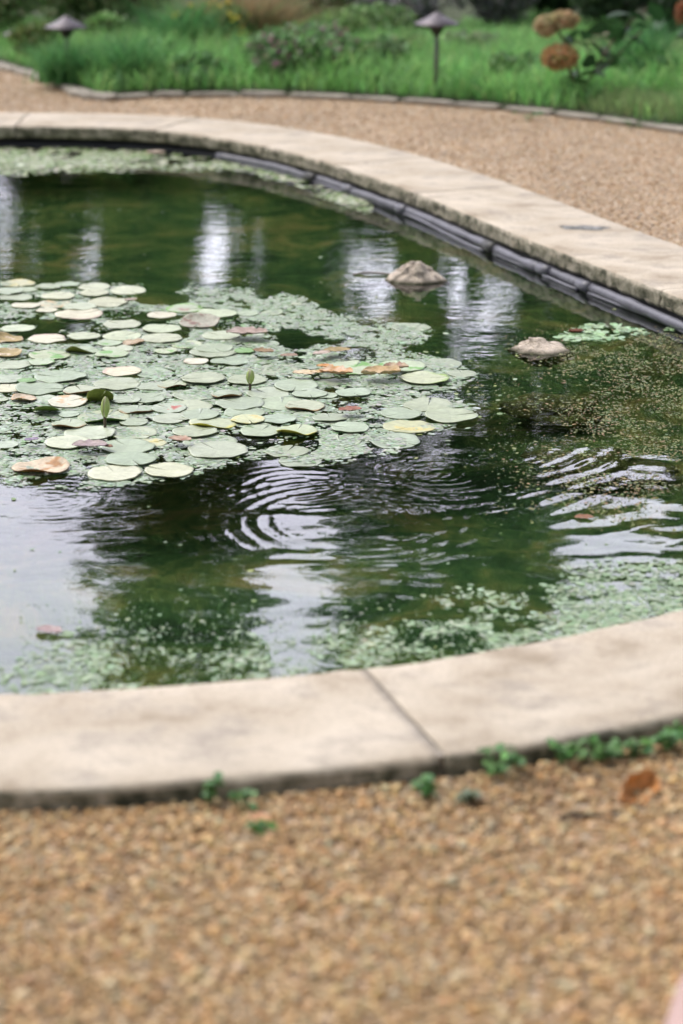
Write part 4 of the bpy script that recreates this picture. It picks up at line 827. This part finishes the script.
DL = [(336, 380, 36, ((.66, .50, .38), (.55, .28, .10)), 'peach dead leaf with an orange blotch, left of the larger curled one', .3), (325, 373, 18, ((.50, .20, .05), (.60, .36, .16)), 'small bright orange dead leaf at the middle of the raft', .2),
      (318, 379, 16, ((.60, .40, .12), (.66, .52, .3)), 'small golden dead leaf left of the peach one', .2), (381, 381, 40, ((.64, .50, .34), (.46, .30, .12)), 'large curled peach and tan dead leaf, the brightest on the raft', .35), (396, 374, 26, ((.50, .38, .24), (.30, .16, .12)), 'narrow brown dead leaf lying along the pad edge right of the middle', .3),
      (305, 380, 26, ((.68, .56, .42), (.60, .46, .26)), 'pale cream dead leaf left of the orange specks', .15), (337, 357, 28, ((.26, .20, .08), (.40, .30, .14)), 'golden brown dead leaf half sunk at the raft top', .15), (322, 360, 20, ((.50, .38, .34), (.56, .46, .4)), 'dusty pink dead leaf behind the peach ones', .2),
      (247, 340, 42, ((.36, .26, .22), (.46, .38, .34)), 'long pinkish brown dead leaf near the dark gap', .2), (262, 339, 10, ((.45, .10, .05), (.5, .2, .1)), 'tiny red dead leaf near the dark gap', .3), (263, 358, 24, ((.20, .12, .06), (.30, .2, .1)), 'dark brown dead leaf right of the fresh green pad', .2), (289, 362, 18, ((.3, .2, .14), (.36, .26, .2)), 'thin brown dead leaf behind the middle bud', .15),
      (350, 417, 24, ((.28, .10, .07), (.36, .18, .12)), 'reddish brown dead leaf on weed at the raft front', .2), (90, 453, 36, ((.34, .26, .28), (.44, .36, .34)), 'purplish dead leaf right of the big brown pad', .2), (108, 454, 12, ((.12, .06, .04), (.3, .14, .08)), 'tiny dark dead leaf beside the purplish one', .3), (32, 447, 15, ((.26, .2, .32), (.34, .28, .38)), 'small violet-grey dead leaf above the big brown pad', .2),
      (180, 447, 26, ((.46, .34, .26), (.34, .18, .12)), 'brownish pink dead leaf between front pads', .2), (131, 306, 14, ((.4, .3, .28), (.45, .36, .3)), 'small mauve dead leaf near the back of the raft', .2), (49, 633, 30, ((.36, .25, .25), (.42, .34, .33)), 'pink dead leaf on weed near the near rim', .2), (576, 334, 16, ((.16, .05, .03), (.26, .10, .06)), 'dark red dead leaf beside the wedge-shaped rock', .4), (584, 519, 20, ((.28, .12, .06), (.26, .14, .08)), 'orange-red dead leaf at the edge of the bright reflection', .15), (155, 154, 20, ((.55, .42, .36), (.6, .5, .4)), 'pale pink dead leaf on the far weed', .2)]
for q, (xp, yp, wp, cols, lab, cu) in enumerate(DL): deadleaf(xp, yp, wp, cols, lab, q*3+1, z=.019 if yp < 480 and yp > 280 and q != 19 else .004, curl=cu)
# pad labels from neighbours one can find
LM = [(105, 418, 'the tall front bud'), (250, 388, 'the short middle bud'), (41, 470, 'the big peeling brown pad'), (381, 381, 'the large curled peach leaf'), (350, 417, 'the reddish brown leaf'), (185, 310, 'the green-rimmed pad'), (337, 357, 'the golden brown sunk leaf'), (245, 353, 'the fresh green disc'), (9, 345, 'the golden withered pad'), (180, 447, 'the brownish pink leaf'), (240, 328, 'the dark water gap'), (82, 332, 'the bluish water gap'), (213, 425, 'the yellow-rimmed pad'), (297, 433, 'the rightmost yellow-rimmed pad'), (47, 414, 'the curled olive pad'), (122, 373, 'the long cream pad')]
UNI = {'greenrim', 'bigbrown', 'folded', 'oliveup', 'olive', 'brown', 'brownpink', 'greenedge', 'greenedge2', 'speck'}
cand = {}
for o, xp, yp, wp, look in padlist:
    opts = []
    for lx, ly, nm in LM:
        dx, dy = xp-lx, (yp-ly)*3.2; d = math.hypot(dx, dy)
        if d < 8: continue
        a_ = math.degrees(math.atan2(-dy, dx)) % 360
        dr = ['right of', 'behind and right of', 'behind', 'behind and left of', 'left of', 'in front and left of', 'in front of', 'in front and right of'][int(((a_+22.5) % 360)//45)]
        opts.append((d, dr+' '+nm))
    opts.sort(); cand[o.name] = (DESC[look], opts, look, o, wp)
groups = {}
for k_, (ds, opts, look, o, wp) in cand.items():
    if look in UNI: lab = ds if look == 'folded' else ds+' '+opts[0][1]
    else:
        sz = 'small ' if wp < 27 else ('large ' if wp > 49 else ''); sz = '' if ds.startswith(('small', 'large')) else sz; lab = sz+ds+' '+opts[0][1]
    groups.setdefault(lab, []).append((opts[0][0], k_))
for lab, mem in groups.items():
    mem.sort()
    for i, (d, k_) in enumerate(mem):
        l = lab.replace('pinkish brown edge', 'brown edge').replace('grey-green pad with brown underside showing', 'pad showing a brown underside').replace('with an orange-brown spot', 'with orange spot') if len(mem) == 1 else ['nearest ', 'next nearest ', 'third nearest ', 'fourth nearest ', 'fifth nearest '][i]+lab.replace('pinkish brown edge', 'brown edge').replace('grey-green pad with brown underside showing', 'pad showing a brown underside').replace('with an orange-brown spot', 'with orange spot')
        tag(cand[k_][3], 'lily '+l if len(l.split()) < 15 else l, 'lily pad', 'lily pads of the floating raft')
# ------------------------------------------------------------ near weeds, leaves and twig on the gravel
def sprig(xp, yp, w, h, n, label, seed, cols=((.08, .20, .05), (.14, .29, .08), (.09, .23, .07))):
    x, y = up(xp, yp, 0); root = empty('weed_plant', (x, y, 0), label, 'weed', 'weeds growing along the near rim'); r = random.Random(seed); st_ = []; P = []
    for i in range(n):
        a_ = r.uniform(0, 2*PI); q_ = r.uniform(.2, 1); e = (w*.5*q_*math.cos(a_), w*.28*q_*math.sin(a_), h*r.uniform(.4, 1)); st_.append(tube([(0, 0, 0), (e[0]*.5, e[1]*.5, e[2]*.7), e], .0012, 5))
        for k_ in range(3): P.append((e[0]+r.uniform(-.01, .01), e[1]+r.uniform(-.008, .008), e[2]+r.uniform(-.006, .006)))
    V, Fs = join(st_); mk('stem', V, Fs, M['bud'], root, np.tile([.1, .2, .06], (len(V), 1)))
    P = np.array(P); V, Fq, cc = scatter(leafT, leafF, P, rots(len(P), .9), rng.uniform(.014, .030, len(P)), pal(cols, len(P), .18)); mk('leaves', V, Fq, M['leaf'], root, cc, False)
sprig(208, 808, .045, .05, 7, 'weed with three tiers of leaves, left one of the lone pair', 1); sprig(241, 812, .035, .035, 5, 'small round-leaved weed beside the rounded pinkish leaf', 2)
sprig(427, 801, .06, .035, 8, 'low weed just right of the open joint in the rim', 3); sprig(462, 806, .06, .03, 5, 'sparse greyish weed standing out from the rim on gravel', 4, ((.16, .24, .13), (.2, .26, .16)))
sprig(499, 776, .075, .055, 10, 'tallest upright weed with bright top leaves against the rim', 5); sprig(560, 768, .055, .045, 8, 'weed between the tallest one and the long trailing one', 6)
sprig(604, 764, .10, .035, 14, 'long trailing weed creeping along the rim', 7); sprig(632, 760, .07, .035, 9, 'weed just behind the orange-brown leaf', 8); sprig(668, 752, .09, .045, 14, 'leafy weed against the rim at the right edge', 9)
sprig(258, 834, .03, .02, 4, 'tiny sprout in front of the rounded pinkish leaf', 10)
sprig(636, 128, .30, .05, 14, 'small weed on the far gravel by the edging stones', 11); sprig(527, 121, .16, .05, 8, 'tiny weed beside the far edging stones', 12)
deadleaf(631, 796, 66, ((.74, .30, .06), (.55, .22, .05)), 'curled orange-brown leaf lying on the gravel', 41, z=.003, plane=0, curl=.7, asp=.42, rot=.95, up_=.75)
deadleaf(257, 824, 28, ((.50, .24, .13), (.55, .32, .2)), 'small rounded pinkish brown leaf on the gravel', 43, z=.004, plane=0, curl=.3, asp=.8)
V, Fs = tube(crom([(-.05, -.01, .004), (-.02, .004, .007), (.02, .002, .006), (.055, .016, .006)], 5, closed=False), [.004]*16, 7); a = up(585, 822, 0)
tag(mk('twig', V, Fs, M['bark'], loc=(a[0], a[1], .004)), 'dark twig lying on the gravel near the curled orange-brown leaf', 'twig')
# pale pink cloth at the bottom right corner
nu, nv = 28, 22; vv = []
for i in range(nu):
    for j in range(nv):
        u, v = i/(nu-1), j/(nv-1); x_ = .30*u; y_ = -.34*v; hgt = .055*math.sin(PI*min(1, u*1.6+.02))**.5*(1+.25*math.sin(v*9+u*4))+.012*mn.noise(Vector((u*6, v*6, 1)))
        vv.append((x_+.10*v*-1, y_, max(.002, hgt*(1 if 0 < i < nu-1 else .05)*min(1, (v*6+.15)))))
Fq = np.array([(i*nv+j, i*nv+j+1, (i+1)*nv+j+1, (i+1)*nv+j) for i in range(nu-1) for j in range(nv-1)])
vv = np.array(vv); k_ = len(vv); a = up(683, 985, 0)
o = mk('cloth', np.vstack([vv, vv-[0, 0, .0015]]), np.vstack([Fq, Fq[:, ::-1]+k_]), M['cloth'], loc=(a[0]-.005, a[1], .008)); tag(o, 'pale pink cloth lying on the gravel at the bottom right corner', 'cloth')
# ------------------------------------------------------------ light, sky, camera
SUN_EL, SUN_AZ = math.radians(58), math.radians(-62)     # azimuth from +Y, negative = to the left
w = bpy.data.worlds.new('World'); S.world = w; w.use_nodes = True; nt = w.node_tree; bg = nt.nodes['Background']
sk = nt.nodes.new('ShaderNodeTexSky'); sk.sky_type = 'NISHITA'; sk.sun_disc = False; sk.sun_elevation = SUN_EL; sk.sun_rotation = SUN_AZ
sk.air_density = 1.0; sk.dust_density = 4.0; sk.ozone_density = 1.0
hs = nt.nodes.new('ShaderNodeHueSaturation'); hs.inputs['Saturation'].default_value = .35
nt.links.new(sk.outputs[0], hs.inputs['Color'])
# cloud-like glow added to the far sky to brighten its reflection in water
tcw = nt.nodes.new('ShaderNodeTexCoord'); dp = nt.nodes.new('ShaderNodeVectorMath'); dp.operation = 'DOT_PRODUCT'; dp.inputs[1].default_value = (0, .954, .30)
nt.links.new(tcw.outputs['Generated'], dp.inputs[0])
mr = nt.nodes.new('ShaderNodeMapRange'); mr.interpolation_type = 'SMOOTHSTEP'; mr.inputs['From Min'].default_value = .55; mr.inputs['From Max'].default_value = .98; nt.links.new(dp.outputs['Value'], mr.inputs['Value'])
nz = nt.nodes.new('ShaderNodeTexNoise'); nz.inputs['Scale'].default_value = 3.5; nz.inputs['Detail'].default_value = 5; nt.links.new(tcw.outputs['Generated'], nz.inputs['Vector'])
mr2 = nt.nodes.new('ShaderNodeMapRange'); mr2.inputs['From Min'].default_value = .3; mr2.inputs['From Max'].default_value = .7; mr2.inputs['To Min'].default_value = .75; mr2.inputs['To Max'].default_value = 1.15; nt.links.new(nz.outputs['Fac'], mr2.inputs['Value'])
mm = nt.nodes.new('ShaderNodeMath'); mm.operation = 'MULTIPLY'; nt.links.new(mr.outputs[0], mm.inputs[0]); nt.links.new(mr2.outputs[0], mm.inputs[1])
cb = nt.nodes.new('ShaderNodeMix'); cb.data_type = 'RGBA'; cb.blend_type = 'ADD'; cb.clamp_result = False; cb.inputs[7].default_value = (15.0, 14.6, 17.6, 1)
nt.links.new(mm.outputs[0], cb.inputs[0]); nt.links.new(hs.outputs[0], cb.inputs[6]); nt.links.new(cb.outputs[2], bg.inputs['Color']); bg.inputs['Strength'].default_value = .13
sd = bpy.data.lights.new('sun', 'SUN'); sd.energy = 1.8; sd.angle = math.radians(18); sd.color = (1, .95, .88)
so = bpy.data.objects.new('sun', sd); C.objects.link(so)
dirv = Vector((math.sin(SUN_AZ)*math.cos(SUN_EL), math.cos(SUN_AZ)*math.cos(SUN_EL), math.sin(SUN_EL))); so.rotation_euler = dirv.to_track_quat('Z', 'Y').to_euler(); so.location = dirv*20
cd = bpy.data.cameras.new('camera'); cam = bpy.data.objects.new('camera', cd); C.objects.link(cam); S.camera = cam
cam.location = (0, 0, CZ); cam.rotation_euler = (PI/2-PITCH, 0, 0)
cd.sensor_fit = 'VERTICAL'; cd.sensor_height = 36; cd.lens = 36*F/1024; cd.clip_end = 3000; cd.clip_start = .05
cd.dof.use_dof = True; cd.dof.focus_distance = 6.35; cd.dof.aperture_fstop = cd.lens/36.0; cd.dof.aperture_blades = 0
S.view_settings.view_transform = 'Standard'; S.view_settings.look = 'None'; S.view_settings.gamma = 1; S.view_settings.exposure = 0.36; S.view_settings.use_curve_mapping = False
S.cycles.max_bounces = 6; S.cycles.transparent_max_bounces = 8; S.cycles.caustics_reflective = False; S.cycles.use_denoising = True

for o in S.objects:
    if 'label' in o and len(o['label'].split()) > 16: print('LONG', o.name, o['label'])
